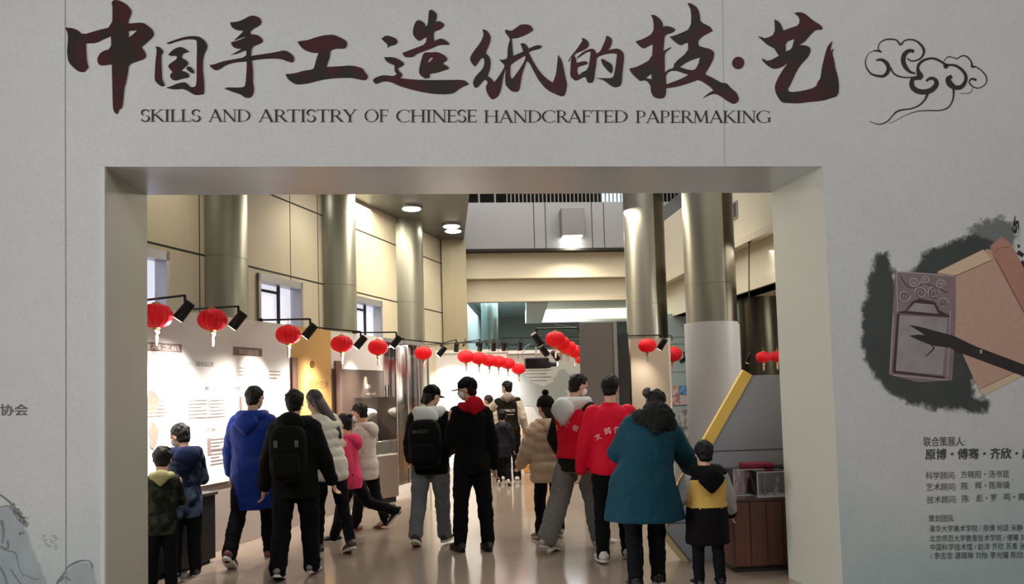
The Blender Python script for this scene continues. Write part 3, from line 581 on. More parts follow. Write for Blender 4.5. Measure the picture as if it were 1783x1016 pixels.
# the still life printed on the right of the wall
def fade_mat(name, col, scale, edge=.9, stretch=(1, 1, 1)):
    m = mat(name, col, rough=.9, var=.35, scale=5, spec=.1); nt = m.node_tree; n = nt.nodes; L = nt.links.new
    at = n.new('ShaderNodeAttribute'); at.attribute_name = 'cover'; tc = n.new('ShaderNodeTexCoord')
    nz = n.new('ShaderNodeTexNoise'); nz.inputs['Scale'].default_value = scale; nz.inputs['Detail'].default_value = 6; nz.inputs['Roughness'].default_value = .7; L(tc.outputs['Object'], nz.inputs['Vector'])
    a = n.new('ShaderNodeMath'); a.operation = 'ADD'; L(at.outputs['Fac'], a.inputs[0]); L(nz.outputs[0], a.inputs[1])
    cr = n.new('ShaderNodeValToRGB'); cr.color_ramp.elements[0].position = .78; cr.color_ramp.elements[1].position = 1.12 if False else 1.0; L(a.outputs[0], cr.inputs[0])
    ml = n.new('ShaderNodeMath'); ml.operation = 'MULTIPLY'; ml.inputs[1].default_value = edge; L(cr.outputs[0], ml.inputs[0]); L(ml.outputs[0], n['Principled BSDF'].inputs['Alpha']); return m
def wash(name, outline, m, parent, band=22, d=.002, N=64):
    pts = [(q.x, q.y) for q in catmull([(x, y, 0) for x, y in outline+[outline[0]]], 5)[:-1]]; n_ = len(pts)
    xs = [q[0] for q in pts]; ys = [q[1] for q in pts]; xa, xb, ya, yb = min(xs)-band, max(xs)+band, min(ys)-band, max(ys)+band
    def cover(x, y):
        ins = False; dm = 1e9
        for i in range(n_):
            (x1_, y1_), (x2_, y2_) = pts[i-1], pts[i]
            if (y1_ > y) != (y2_ > y) and x < (x2_-x1_)*(y-y1_)/(y2_-y1_)+x1_: ins = not ins
            dx, dy = x2_-x1_, y2_-y1_; t = max(0, min(1, ((x-x1_)*dx+(y-y1_)*dy)/(dx*dx+dy*dy+1e-9))); dm = min(dm, (x-x1_-t*dx)**2+(y-y1_-t*dy)**2)
        sd = math.sqrt(dm)*(1 if ins else -1); return max(0, min(1, .5+.5*sd/band))
    g = [[cover(xa+(xb-xa)*i/N, ya+(yb-ya)*j/N) for i in range(N+1)] for j in range(N+1)]; vs, cov, idx, fs = [], [], {}, []
    def vid(i, j):
        if (i, j) not in idx: idx[(i, j)] = len(vs); vs.append(tuple(wp(xa+(xb-xa)*i/N, ya+(yb-ya)*j/N, d))); cov.append(g[j][i])
        return idx[(i, j)]
    for j in range(N):
        for i in range(N):
            if max(g[j][i], g[j][i+1], g[j+1][i], g[j+1][i+1]) > 0: fs.append((vid(i, j), vid(i+1, j), vid(i+1, j+1), vid(i, j+1)))
    me = bpy.data.meshes.new(name); me.from_pydata(vs, [], fs); me.materials.append(m)
    at = me.attributes.new('cover', 'FLOAT', 'POINT'); at.data.foreach_set('value', cov)
    o = bpy.data.objects.new(name, me); COL.objects.link(o); o.parent = parent; return o
still = empty('wall_print', (0, 0, 0), 0, 'printed still life of inkstone, brush and paper on the right of the entrance wall', 'picture')
wash('ink_wash', [(1541,445),(1549,470),(1556,500),(1600,466),(1622,440),(1660,428),(1700,418),(1730,440),(1700,520),(1700,600),(1690,690),(1716,700),(1706,712),(1660,706),(1620,704),(1580,694),(1545,672),(1520,640),(1507,600),(1508,550),(1518,490),(1530,450)], fade_mat('ink_wash_dark', rgb(74, 78, 77), 10, .9), still)
wash('ink_spatter', [(1708,392),(1740,385),(1765,400),(1755,425),(1715,428),(1690,412)], fade_mat('ink_spatter_grey', rgb(105, 108, 108), 22, .6), still, band=26, d=.0019)
def flat(name, polys, m, parent, d=.004):
    mb = MB()
    for i, pl in enumerate(polys): poly_mesh(mb, [pl], 0, 0, 1, d0=d-.0005, d1=d)
    return mb.build(name, m, parent)
M_sal = mat('salmon_paper', rgb(190, 156, 138), rough=.8, var=.16, scale=40, spec=.2)
M_sal2 = mat('paper_edge', rgb(210, 184, 156), rough=.8, var=.06, scale=9)
M_sal3 = mat('paper_roll', rgb(176, 128, 112), rough=.8, var=.14, scale=12)
pp = flat('paper_sheet', [[(1632,473),(1720,433),(1745,440),(1815,560),(1810,640),(1750,665),(1714,687),(1706,682),(1660,580)]], M_sal, still, .0030)
flat('paper_border', [[(1632,473),(1712,434),(1727,452),(1663,480)]], M_sal2, pp, .0034); flat('paper_border', [[(1706,682),(1716,687),(1785,652),(1778,644),(1708,675)]], M_sal2, pp, .0034)
flat('paper_roll', [[(1724,428),(1744,411),(1761,424),(1800,500),(1800,578),(1762,508),(1730,449)]], M_sal3, pp, .0036)
M_crs = mat('crease_brown', rgb(128, 88, 74), rough=.9)
for pl in ([(1663,480,1.2),(1728,452,1.2)], [(1733,448,1.5),(1760,500,1.8),(1795,565,1.5)], [(1732,440,1.2),(1740,432,1.2),(1758,430,1.2)], [(1708,676,1),(1785,640,1)]):
    mb = MB(); ribbon(mb, pl, d=.0039); mb.build('paper_crease', M_crs, pp)
M_st = mat('inkstone_purple', rgb(132, 112, 114), rough=.7, var=.16, scale=10)
M_st2 = mat('inkstone_dark', rgb(70, 50, 54), rough=.8)
M_st3 = mat('inkstone_pool', rgb(150, 142, 146), rough=.7, var=.35, scale=8)
M_st4 = mat('inkstone_rim', rgb(176, 166, 170), rough=.7)
st = flat('inkstone', [[(1559,472),(1606,474),(1664,479),(1664,540),(1662,600),(1658,662),(1600,665),(1548,652),(1553,560)]], M_st, still, .0042)
flat('inkstone_recess', [[(1563,543),(1577,540),(1588,525),(1600,519),(1628,525),(1636,540),(1652,548),(1655,552),(1610,549),(1565,545)], [(1562,546),(1567,546),(1559,648),(1554,647)], [(1557,645),(1645,655),(1645,659),(1556,649)]], M_st2, st, .0046)
flat('inkstone_pool', [[(1566,549),(1650,553),(1646,600),(1641,652),(1560,645)], [(1580,541),(1592,527),(1626,530),(1634,546)]], M_st3, st, .0050)
mb = MB()
def spiral(cx, cy, r_, turns=1.6, w_=1.6, dirn=1, a0=0):
    ribbon(mb, [(cx+r_*(1-t*.85)*math.cos(a0+dirn*2*PI*turns*t), cy+r_*(1-t*.85)*math.sin(a0+dirn*2*PI*turns*t), w_) for t in [i/14 for i in range(15)]], d=.0052, n=3)
spiral(1575, 514, 11); spiral(1642, 527, 10, dirn=-1); spiral(1603, 509, 11, a0=PI); spiral(1625, 509, 12, dirn=-1); spiral(1612, 487, 9, a0=PI/2); spiral(1592, 490, 10); spiral(1637, 495, 9, dirn=-1)
for pl in ([(1561,474,1.5),(1563,543,1.5)], [(1556,548,1.6),(1550,648,1.6)], [(1655,540,1.4),(1650,655,1.4)], [(1556,653,1.6),(1650,661,1.6)], [(1560,473,1.4),(1608,476,1.4),(1662,481,1.4)]): ribbon(mb, pl, d=.0053)
mb.build('inkstone_carving', M_st4, st)
mb = MB(); spiral(1576, 515, 8, w_=1.1, a0=1); spiral(1604, 510, 8, w_=1.1, a0=2); spiral(1626, 510, 9, w_=1.1, a0=1); spiral(1642, 528, 7, w_=1, a0=2); mb.build('inkstone_shadow_line', M_st2, st); mb = MB(); ribbon(mb, [(1568,480,1.3),(1580,498,1.3),(1595,500,1.3),(1610,494,1.3),(1630,500,1.3),(1650,510,1.3)], d=.0054)
mb.build('inkstone_shadow_line', M_st2, st); mb = MB(); ribbon(mb, [(1621,602,1),(1626,606,3),(1612,620,1.5)], d=.0054)
mb.build('inkstone_shadow_line', M_st2, st)
br_ = flat('writing_brush', [[(1582,565),(1600,568),(1660,584),(1668,588),(1700,603),(1790,637),(1925,690),(1925,708),(1765,648),(1668,612),(1655,605),(1622,601),(1600,592),(1583,584),(1600,582),(1611,583)]], mat('brush_dark', rgb(48, 44, 44), rough=.6, var=.2, scale=20), still, .0058)
flat('brush_spot', [[(1706,609),(1710,608),(1710,614),(1707,616)]], M_st4, br_, .0062)
mb = MB()
for pl in ([(1768,375,1),(1766,392,4),(1772,385,3),(1774,400,1)], [(1762,396,2),(1768,404,4),(1770,392,2)], [(1772,428,6),(1776,428,5)], [(1772,438,7),(1782,445,7)], [(1778,455,8),(1790,470,8)]):
    mb = MB(); ribbon(mb, pl, d=.0031); mb.build('ink_script', M_blackink, still)
# faint ink landscape at the lower left
land = MB()
MT = [[(-5,858,2),(10,868,3),(22,880,3),(30,893,4),(42,905,3),(45,913,2)], [(-5,882,2),(8,881,1.5),(14,880,1.5),(24,890,2),(32,905,1.5),(44,914,1.5)], [(0,950,2),(8,955,4),(14,958,2),(26,962,2),(30,975,1.2),(34,990,1),(42,1003,1)], [(2,905,5),(6,925,3),(4,945,2)], [(36,925,3),(34,930,2),(42,926,2)],
 [(-2,985,3),(6,998,3),(12,1016,2)], [(18,990,2),(28,1005,2),(36,1016,2)], [(44,1000,1),(60,1008,1.5),(70,1006,1)], [(98,1016,3),(105,1005,3),(112,996,2),(118,986,2),(128,980,3),(138,976,3),(150,975,1.5),(157,978,1.5),(160,985,2),(160,990,1)], [(103,1012,3),(112,1004,3),(122,1010,2)], [(12,940,3),(14,950,3),(10,958,2)]]
for i, s in enumerate(MT): ribbon(land, s, d=.002+i*.00003)
random.seed(3)
for i in range(46):
    t = random.random(); x = 22+t*24+random.uniform(-7, 3); y = 880+t*30+random.uniform(-8, 4); ribbon(land, [(x, y, .8), (x+2, y+4, 1.4)], d=.0024, n=2)
for i in range(26):
    x = random.uniform(68, 98); y = random.uniform(930, 955); ribbon(land, [(x, y, .8), (x+random.uniform(1, 4), y+random.uniform(-1, 2), 1)], d=.0024, n=2)
lo = tag(land.build('ink_landscape', mat('pale_ink', rgb(120, 124, 124), rough=.9)), 'faint ink drawing of rocky hills at the lower left of the entrance wall', 'picture')

wash('hill_wash', [(-20,895),(10,885),(30,900),(45,930),(60,975),(75,1030),(-20,1030)], fade_mat('hill_wash_blue', rgb(176, 186, 190), 6, .55), lo, band=16, d=.0016, N=40)
wash('hill_wash', [(100,1030),(112,1000),(135,985),(155,985),(162,1030)], fade_mat('hill_wash_grey', rgb(182, 188, 190), 6, .5), lo, band=12, d=.0016, N=30)
# ================================================================ exhibition furniture
M_wpan = mat('white_panel', rgb(232, 228, 224), rough=.6)
M_dado = mat('grey_brown_dado', rgb(150, 138, 130), rough=.5)
M_gold = mat('gold_panel', rgb(214, 170, 100), rough=.6, var=.05, scale=6)
M_brown = mat('brown_slat', rgb(112, 74, 58), rough=.6)
M_dbrown = mat('dark_brown_panel', rgb(84, 68, 58), rough=.45, var=.08, scale=5, stretch=(6, 6, .3))
M_ptext = mat('panel_print', rgb(120, 110, 106), rough=.8)
M_black = mat('black_metal', rgb(24, 24, 24), rough=.45, metal=.3)
M_hdr = mat('header_band', rgb(120, 100, 96), rough=.7)
M_ivory = mat('ivory_print', rgb(226, 214, 204), rough=.7)
ZP = 2.5
def sx(px, py=650, off=0): return ON(px, py, off)[0]
def wallquad(mb, s0, s1, z0, z1, off, mi=0): mb.add([PL(s0, off, z0), PL(s1, off, z0), PL(s1, off, z1), PL(s0, off, z1)], [(0, 1, 2, 3)], mi)
def wall_label(mb, body, s0, s1, z0, z1, off, mi=0):
    vs, fs = text_verts(body, fit_w=1, fit_h=1)
    mb.add([PL(s0+(s1-s0)*v.x, off, z0+(z1-z0)*v.y) for v in vs], fs, mi)
def local(mb, r): mb.v = [p-Vector(r.location) for p in mb.v]; return mb
def panel(name, s0, s1, label, cat, m, zlow=.0, thick=.12, dado=True):
    r = empty(name, PL((s0+s1)/2, 0, 0), 0, label, cat)
    b = MB(); b.wallbox(s0, s1, -thick, 0, .0, ZP) if not dado else b.wallbox(s0, s1, -thick, 0, .76, ZP)
    local(b, r).build('board', m, r)
    if dado:
        b = MB(); b.wallbox(s0, s1, -thick, .03, 0, .72); local(b, r).build('dado', M_dado, r)
        b = MB(); b.wallbox(s0, s1, -thick, .06, .72, .76); local(b, r).build('ledge', M_wpan, r)
    return r
sA0, sA1, sA2 = -2.55, sx(343), sx(506)
sG0, sG1 = sx(506), sx(577)
sB0, sB1 = sx(577), sx(668)
# first white panel, partly behind the jamb
r = panel('exhibition_panel', sA0, sA1, 'white exhibition text panel nearest the left jamb under the first lantern', 'exhibition panel', M_wpan)
r.data if False else None
b = MB(); s0, z0 = ON(258, 604); s1, z1 = ON(316, 606); wallquad(b, sA0+.5, s1, z1-.045, z1+.04, .004); local(b, r).build('header', M_hdr, r)
b = MB(); wall_label(b, '人类文明传承与发展之纸', sA0+.55, s1-.03, z1-.03, z1+.025, .006); local(b, r).build('header_lettering', M_ivory, r)
b = MB()
for i in range(5): sq, zq = ON(262, 700+i*6); wallquad(b, sA0+.6, sq+.2, zq-.006, zq+.004, .004)
local(b, r).build('print_line', M_ptext, r)
b = MB()
for (px, py, rw, rh) in ((266, 700, .07, .11), (267, 757, .06, .13)):
    sq, zq = ON(px, py); pts = [PL(sq+rw*math.cos(a)*(1+.14*math.sin(3*a+1)+.1*math.sin(5*a)), .005, zq+rh*math.sin(a)*(1+.1*math.cos(3*a)+.08*math.sin(7*a))) for a in [i*PI/10 for i in range(20)]]
    k = len(b.v); b.v += pts; b.f.append(tuple(range(k, k+20))); b.m.append(0)
local(b, r).build('picture', mat('specimen_brown', rgb(150, 122, 110), rough=.8, var=.4, scale=30), r)
# second white panel
r = panel('exhibition_panel', sA1, sA2, 'wide white exhibition text panel behind the person in the blue coat', 'exhibition panel', M_wpan)
b = MB(); s0, z0 = ON(406, 609); s1, _ = ON(456, 615); wallquad(b, s0, s1, z0-.055, z0+.04, .004); local(b, r).build('header', M_hdr, r)
b = MB(); wall_label(b, '造纸术的发明与传播', s0+.1, s1-.08, z0-.04, z0+.02, .006); local(b, r).build('header_lettering', M_ivory, r)
b = MB()
def lines(b, px0, px1, py, n, dz, zoff=0):
    s0, z0 = ON(px0, py); s1, _ = ON(px1, py)
    for i in range(n): wallquad(b, s0, s1-(.08 if i % 3 == 2 else 0), z0-i*dz-.006, z0-i*dz+.004, .004)
lines(b, 416, 434, 640, 3, .04); lines(b, 468, 488, 646, 3, .04); lines(b, 328, 360, 697, 6, .035); lines(b, 366, 392, 697, 6, .035); lines(b, 366, 392, 765, 4, .035); lines(b, 345, 392, 727, 1, .1); lines(b, 366, 390, 785, 5, .035)
local(b, r).build('print_line', M_ptext, r)
b = MB()
for px, py, t in ((324, 633, '一、造纸起源'), (356, 677, '东汉'), (408, 677, '魏晋'), (356, 749, '唐宋')):
    s0, z0 = ON(px, py); wall_label(b, t, s0, s0+(.42 if len(t) > 3 else .2), z0-.02, z0+.03, .005)
local(b, r).build('heading_lettering', M_ptext, r)
b = MB()
for px, py, h_ in ((419, 690, .22), (364, 762, .18)):
    s0, z0 = ON(px, py); wallquad(b, s0-.022, s0+.022, z0-h_, z0, .005)
s0, z0 = ON(364, 690); wallquad(b, s0-.004, s0+.004, z0-.3, z0, .005)
local(b, r).build('marker', mat('marker_brown', rgb(150, 120, 112), rough=.7), r)
# gold panel with brown slats
r = panel('exhibition_panel', sG0, sG1, 'golden exhibition panel between two brown slats', 'exhibition panel', M_gold)
b = MB(); b.wallbox(sx(506), sx(515), 0, .03, .76, ON(510, 622)[1]); local(b, r).build('slat', M_brown, r)
b = MB(); s0, z0 = ON(543, 634); b.tube([PL(s0, .002, z0), PL(s0, .012, z0)], [.05, .05], seg=16); local(b, r).build('medallion', mat('medallion_bronze', rgb(128, 92, 44), rough=.5, metal=.4), r)
b = MB(); s0, z0 = ON(538, 668); wall_label(b, '纸的艺术', s0, s0+.5, z0-.06, z0+.04, .005); local(b, r).build('lettering', mat('panel_gold_ink', rgb(150, 110, 50), rough=.7), r)
# dark panel with white top behind the glass case
r = panel('exhibition_panel', sB0, sB1, 'exhibition panel with white top and dark brown lower field behind the glass case', 'exhibition panel', M_wpan)
b = MB(); zt = ON(620, 643)[1]; wallquad(b, sB0, sB1-.02, .77, zt, .004); local(b, r).build('brown_field', M_dbrown, r)
b = MB(); b.wallbox(sx(582), sx(592), 0, .03, .76, ON(586, 628)[1]); local(b, r).build('slat', mat('grey_brown_slat', rgb(124, 94, 84), rough=.6), r)
b = MB(); s0, z0 = ON(636, 672); wall_label(b, '造纸', s0, s0+.17, z0-.03, z0+.03, .006); wall_label(b, '传统手工造纸', s0, s0+.33, z0-.13, z0-.1, .006); local(b, r).build('lettering', M_ivory, r)
# glass showcase wall with hanging paper strips
sC0, sC1 = sB1, sx(746)
M_glass = glassmat('clear_glass', (.96, .98, .97, 1), .05)
r = empty('glass_cabinet', PL((sC0+sC1)/2, 0, 0), 0, 'tall glass fronted cabinet with hanging paper strips on the left wall', 'cabinet')
b = MB(); b.wallbox(sC0, sC1, -.19, -.17, 0, ZP); local(b, r).build('back_panel', mat('cabinet_back', rgb(200, 186, 178), rough=.6), r)
b = MB(); b.wallbox(sC0, sC1, -.17, .0, 0, .12); local(b, r).build('base', M_wpan, r)
b = MB(); b.wallbox(sC0, sC1, -.19, .0, ZP-.06, ZP); local(b, r).build('top', M_alu, r)
for k in range(5):
    s0 = sC0+(sC1-sC0)*k/4; b = MB(); b.wallbox(s0-.015, s0+.015, -.02, .01, .12, ZP-.06); local(b, r).build('post', mat('post_chrome', rgb(190, 186, 184), rough=.2, metal=.8) if k == 0 else bpy.data.materials['post_chrome'], r)
b = MB(); wallquad(b, sC0, sC1, .12, ZP-.06, -.005); local(b, r).build('glass', M_glass, r)
cols = [(216, 200, 194), (130, 102, 94), (236, 226, 220), (96, 78, 76), (190, 172, 166), (240, 234, 230), (128, 104, 98), (226, 216, 210), (84, 74, 74), (236, 228, 224), (176, 152, 144)]
nmz = ['pale pink', 'brown', 'ivory', 'dark', 'taupe', 'white', 'umber', 'pale grey', 'black', 'cream', 'tan']
for k, cc in enumerate(cols):
    s0 = sC0+.08+(sC1-sC0-.2)*k/len(cols); wd = .13+.05*math.sin(k*2.1); top = ZP-.1; bot = [1.1, 1.75, .5, 1.5, .9, .4, 1.6, .7, 1.3, .5, 1.0][k]
    b = MB()
    n_ = 8
    for i in range(n_):
        sa, sb = s0+wd*i/n_, s0+wd*(i+1)/n_; oa, ob = -.11+.02*math.sin(i*1.1+k), -.11+.02*math.sin((i+1)*1.1+k)
        b.add([PL(sa, oa, bot), PL(sb, ob, bot), PL(sb, ob, top), PL(sa, oa, top), PL(sa, oa-.004, bot), PL(sb, ob-.004, bot), PL(sb, ob-.004, top), PL(sa, oa-.004, top)], [(0, 1, 2, 3), (7, 6, 5, 4), (0, 4, 5, 1), (2, 6, 7, 3)])
    o = b.build('paper_strip', mat('strip_'+nmz[k].replace(' ', '_'), rgb(*cc), rough=.7), smooth=True)
    tag(o, nmz[k]+' hanging paper strip inside the tall glass cabinet', 'paper strip', 'paper strips in the tall glass cabinet')
light('cabinet_fill', 'AREA', PL((sC0+sC1)/2, -.05, ZP-.08), 26, (1, .93, .88), aim=PL((sC0+sC1)/2, -.14, 0), size=.1, size_y=1.4)  # added fill light to brighten the strips, no fixture in the cabinet
# glass case on grey plinth with a white paper sculpture
pa, pb = G(620, 886), G(695, 872); ux = (pb-pa).normalized(); uy = Vector((-ux.y, ux.x, 0)); pa = pb-ux*.72
ang = math.atan2(ux.y, ux.x)
r = empty('display_case', pa, ang, 'glass display case on a grey brown plinth with white paper sculpture', 'display case')
zt_ = P(695, 790, pb.y).z; zg = P(695, 690, pb.y).z; Lc = .72
b = MB(); b.box(0, Lc, 0, .5, .08, zt_); b.build('plinth', mat('plinth_grey_brown', rgb(128, 114, 104), rough=.5), r, bevel=.006)
b = MB(); b.box(.03, Lc-.03, .03, .47, 0, .08); b.build('plinth_foot', M_joint, r)
b = MB(); b.box(.01, Lc-.01, .01, .49, zt_, zt_+.02); b.build('deck', M_wpan, r)
b = MB(); b.box(.03, Lc-.03, .46, .475, zt_+.02, zg-.02); b.build('back_board', mat('case_back', rgb(226, 220, 212), rough=.6), r)
b = MB(); b.box(.015, Lc-.015, .015, .485, zt_+.02, zg); b.build('glass', glassmat('case_glass', (.97, .98, .98, 1), .03), r)
b = MB(); b.box(.38, .64, .1, .38, zt_+.021, zt_+.2)
o = b.build('display_block', M_wpan, None, loc=pa, bevel=.004); o.rotation_euler.z = ang; tag(o, 'white cube block inside the glass display case', 'block')
b = MB()
for i in range(26):
    t = i/25; a = t*7
    b.ell((.30+.16*math.sin(a)*(.4+t*.6), .24+.08*math.cos(a), zt_+.05+t*.58), (.07+.09*t, .06+.05*t, .07), seg=10, rings=6)
o = b.build('paper_sculpture', mat('paper_white', rgb(240, 234, 226), rough=.7, bump=.4, bscale=30), None, voxel=.012, iters=1, loc=pa); o.rotation_euler.z = ang; tag(o, 'crumpled white paper sculpture standing in the glass display case', 'sculpture')
q = pa+ux*.36+uy*.25; light('case_fill', 'SPOT', (q.x, q.y, zg+.35), 60, (1, .95, .88), aim=(q.x, q.y, 0), spot=60, blend=.6, radius=.03)  # added fill spot that brightens the sculpture, belongs to no fixture
# dark low cabinet by the children and a pale kerb along the wall foot
g0 = G(378, 978); sc_ = ON(378, 860, .36)[0]
r = empty('low_cabinet', PL(sc_, .05, 0), math.atan2(LU.y, LU.x), 'black waist-high cabinet beside the boy in navy camouflage', 'cabinet')
b = MB(); b.box(-1.25, 0, -.29, -.02, .04, .66); b.build('carcass', M_black, r, bevel=.006)
b = MB(); b.box(-1.27, .02, -.31, -.01, .66, .69); b.build('worktop', mat('cabinet_top', rgb(60, 60, 62), rough=.25), r, bevel=.004)
b = MB(); b.box(-1.2, -.05, -.26, -.04, 0, .04); b.build('foot', M_joint, r)

# back row: bright white panel and grey map panel
YW = 15.7
def bpanel(name, px0, px1, pt, Y, label, m, pbot=None, zb=0.0, thick=.1):
    a, c = P(px0, pt, Y), P(px1, pt, Y); r = empty(name, ((a.x+c.x)/2, Y, 0), 0, label, 'exhibition panel'); h_ = c.z; w_ = (c.x-a.x)/2
    b = MB(); b.box(-w_, w_, 0, thick, zb, h_); b.build('board', m, r); return r, w_, h_
r, w_, h_ = bpanel('exhibition_panel', 746, 882, 613, YW, 'brightly lit white exhibition panel at the back left', M_wpan)
b = MB(); b.box(-w_+.1, w_, -.03, 0, h_, h_+.07); b.build('top_rail', M_white, r)
b = MB(); b.box(-w_, w_, -.05, 0, 0, .1); b.build('foot', mat('panel_foot', rgb(200, 196, 190), rough=.6), r)
b = MB(); vs, fs = text_verts('纸', fit_w=.16, fit_h=.16); b.add([(v.x+.3, -.004, v.y+h_-.75) for v in vs], fs); b.build('emblem', M_ptext, r)
r, w_, h_ = bpanel('exhibition_panel', 882, 1018, 613, YW, 'grey exhibition panel printed with a pale map at the back', mat('grey_map_panel', rgb(172, 172, 168), rough=.6, var=.04, scale=2))
b = MB(); b.box(-w_, w_, -.03, 0, h_, h_+.07); b.build('top_rail', M_white, r)
b = MB()
random.seed(5)
for cx, cz, rx_, rz_ in ((-.1, 1.45, .5, .3), (.35, 1.75, .3, .2), (-.45, 1.7, .25, .2), (.2, 1.25, .3, .2)):
    pts = []
    for i in range(30):
        a = i*2*PI/30; q = 1+.25*math.sin(3*a+cx*9)+.15*math.sin(7*a+cz*5)+random.uniform(-.06, .06); pts.append((cx+rx_*q*math.cos(a), -.004-abs(cx)*.003, cz+rz_*q*math.sin(a)))
    k = len(b.v); b.v += [Vector(p) for p in pts]
    for t in tessellate_polygon([[Vector((p[0], p[2], 0)) for p in pts]]): b.f.append(tuple(i+k for i in t)); b.m.append(0)
b.build('map_shape', mat('map_grey', rgb(140, 144, 142), rough=.7), r)
b = MB()
for i in range(4): b.box(-.75, .1-.1*(i % 2), -.004, -.001, h_-.35-i*.07, h_-.335-i*.07)
b.build('print_line', mat('map_print', rgb(112, 116, 114), rough=.8), r)
b = MB(); p0 = P(912, 745, 16.4); p1 = P(932, 745, 16.4); 
r = empty('desk', (P(935, 745, 15.3).x, 15.3, 0), 0, 'small orange wooden desk in front of the grey map panel', 'desk')
b = MB(); b.box(-.32, .5, -.2, .2, P(920, 746, 15.3).z-.04, P(920, 746, 15.3).z); b.build('desk_top', mat('orange_wood', rgb(206, 150, 82), rough=.5, var=.1, scale=8), r)
b = MB(); b.box(-.3, .48, -.18, -.15, .02, P(920, 746, 15.3).z-.04); b.build('front_panel', bpy.data.materials['orange_wood'], r)
for s_ in (-.28, .44):
    b = MB(); b.box(s_, s_+.04, -.14, .18, 0, P(920, 746, 15.3).z-.04); b.build('side_panel', bpy.data.materials['orange_wood'], r)

# grey partition seen end-on in the middle, with its metal edge, and the beige panel
pa = G(1018, 893); pb_ = G(1096, 893); YC = pa.y; zc_ = P(1050, 560, YC).z
r = empty('partition', ((pa.x+pb_.x)/2, YC, 0), 0, 'tall grey partition block in the middle of the hall', 'partition')
hw = (pb_.x-pa.x)/2
DP = 4.6; SK = .215
def skewbox(x0, x1, y0, y1, z0, z1):
    b = MB(); b.hexa([(x0+SK*y0, y0, z0), (x1+SK*y0, y0, z0), (x1+SK*y1, y1, z0), (x0+SK*y1, y1, z0), (x0+SK*y0, y0, z1), (x1+SK*y0, y0, z1), (x1+SK*y1, y1, z1), (x0+SK*y1, y1, z1)]); return b
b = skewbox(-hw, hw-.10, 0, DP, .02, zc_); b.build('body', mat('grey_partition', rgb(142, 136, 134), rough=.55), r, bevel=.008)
b = MB(); b.box(hw-.10, hw-.05, -.01, .06, .02, zc_); b.build('metal_edge', mat('edge_metal', rgb(196, 196, 194), rough=.3, metal=.7), r)
b = skewbox(-hw+.02, hw-.12, .01, DP-.05, 0, .02); b.build('foot', M_joint, r)
b = skewbox(hw-.098, hw+.10, .08, DP-.1, .0, zc_-.15); b.build('gap_shade', mat('gap_shade', rgb(70, 68, 66), rough=.6), r)  # dark slab painted as the shade of the gap beside the partition
r, w_, h_ = bpanel('exhibition_panel', 1097, 1166, 588, 12.3, 'beige exhibition panel right of the grey partition block', mat('beige_panel', rgb(198, 180, 156), rough=.6))
b = MB(); b.box(w_-.03, w_, -.01, .0, 0, h_); b.build('edge_strip', M_white, r)
# white cladding box round the second column
a, c = P(1197, 556, 10.0), P(1287, 556, 10.0); e = P(1300, 560, 10.0)
r = empty('cladding_box', ((a.x+c.x)/2, 10.0, 0), 0, 'tall white curved cladding round the foot of the wide steel column', 'cladding'); hw = (c.x-a.x)/2
b = MB(); b.lathe([(.366, 0), (.366, c.z)], c=(cc2.x-r.location.x-.012, cc2.y-r.location.y, 0), seg=56); b.build('curved_panel', mat('cladding_white', rgb(204, 204, 206), rough=.4), r, smooth=True)
b = MB(); b.box(hw+.0, e.x-(a.x+c.x)/2+.02, .3, .36, 0, e.z); b.build('side_panel', M_white, r)

# yellow edged grey display shield at the right
YS = 7.05
out = [P(1300, 650, YS), P(1420, 650, YS), P(1440, 985, YS), P(1207, 986, YS), P(1150, 916, YS)]
out[0].z = out[1].z; 
r = empty('display_stand', (P(1300, 985, YS).x, YS, 0), 0, 'grey faceted display stand edged in yellow behind the small boy', 'display stand')
b = MB(); b.prism([p-r.location for p in out], (0, .035, 0)); b.build('panel', mat('shield_grey', rgb(150, 150, 156), rough=.35, spec=.4), r)
def band(pA, pB, wd_, name, m, dy=-.012):
    d_ = (pB-pA).normalized(); n_ = Vector((d_.z, 0, -d_.x)); 
    if n_.x > 0: n_ = -n_
    b = MB(); q = [pA, pB, pB+n_*wd_, pA+n_*wd_]; b.prism([p-r.location+Vector((0, dy, 0)) for p in q], (0, .05, 0)); b.build(name, m, r)
M_yel = mat('yellow_edge', rgb(234, 192, 92), rough=.5)
pl = P(1155, 920, YS)
M_crm = mat('cream_edge', rgb(206, 190, 142), rough=.55)
band(out[0]+Vector((.05, 0, 0)), out[4]+Vector((.05, 0, 0)), .10, 'yellow_edge', M_yel); band(out[4], out[3], .05, 'cream_edge', M_crm)
b = MB()
for py in (782, 905): 
    p0 = P(1235 if py < 800 else 1160, py, YS-.006); p1 = P(1425, py, YS-.006); z_ = (p0.z+p1.z)/2
    b.box(p0.x-r.location.x, p1.x-r.location.x, -.006, -.001, z_-.005, z_+.005)
b.build('panel_joint', mat('joint_grey', rgb(84, 84, 88), rough=.7), r)
# dark wooden counter with acrylic boxes
YK = 6.5; k0 = P(1274, 868, YK); zk = k0.z
r = empty('counter', (k0.x, YK, 0), 0, 'dark brown wooden counter with vertical grooves right of the small boy', 'counter')
M_wood = mat('dark_wood', rgb(92, 58, 46), rough=.4, var=.35, scale=5, stretch=(5, 5, .25))
b = MB(); b.box(0, 1.6, 0, .5, .05, zk-.03)
b.build('carcass', M_wood, r)
for i in range(11):
    b = MB(); x = .01+i*.145; b.box(x, x+.132, -.012, .0, .06, zk-.035); b.build('front_board', M_wood, r, bevel=.003)
b = MB(); b.box(-.02, 1.62, -.02, .52, zk-.03, zk); b.build('worktop', mat('counter_top', rgb(66, 46, 40), rough=.3), r, bevel=.004)
b = MB(); b.box(.03, 1.57, .03, .47, 0, .05); b.build('foot', M_joint, r)
M_acr = glassmat('acrylic', (.93, .94, .95, 1), .10, rough=.05)
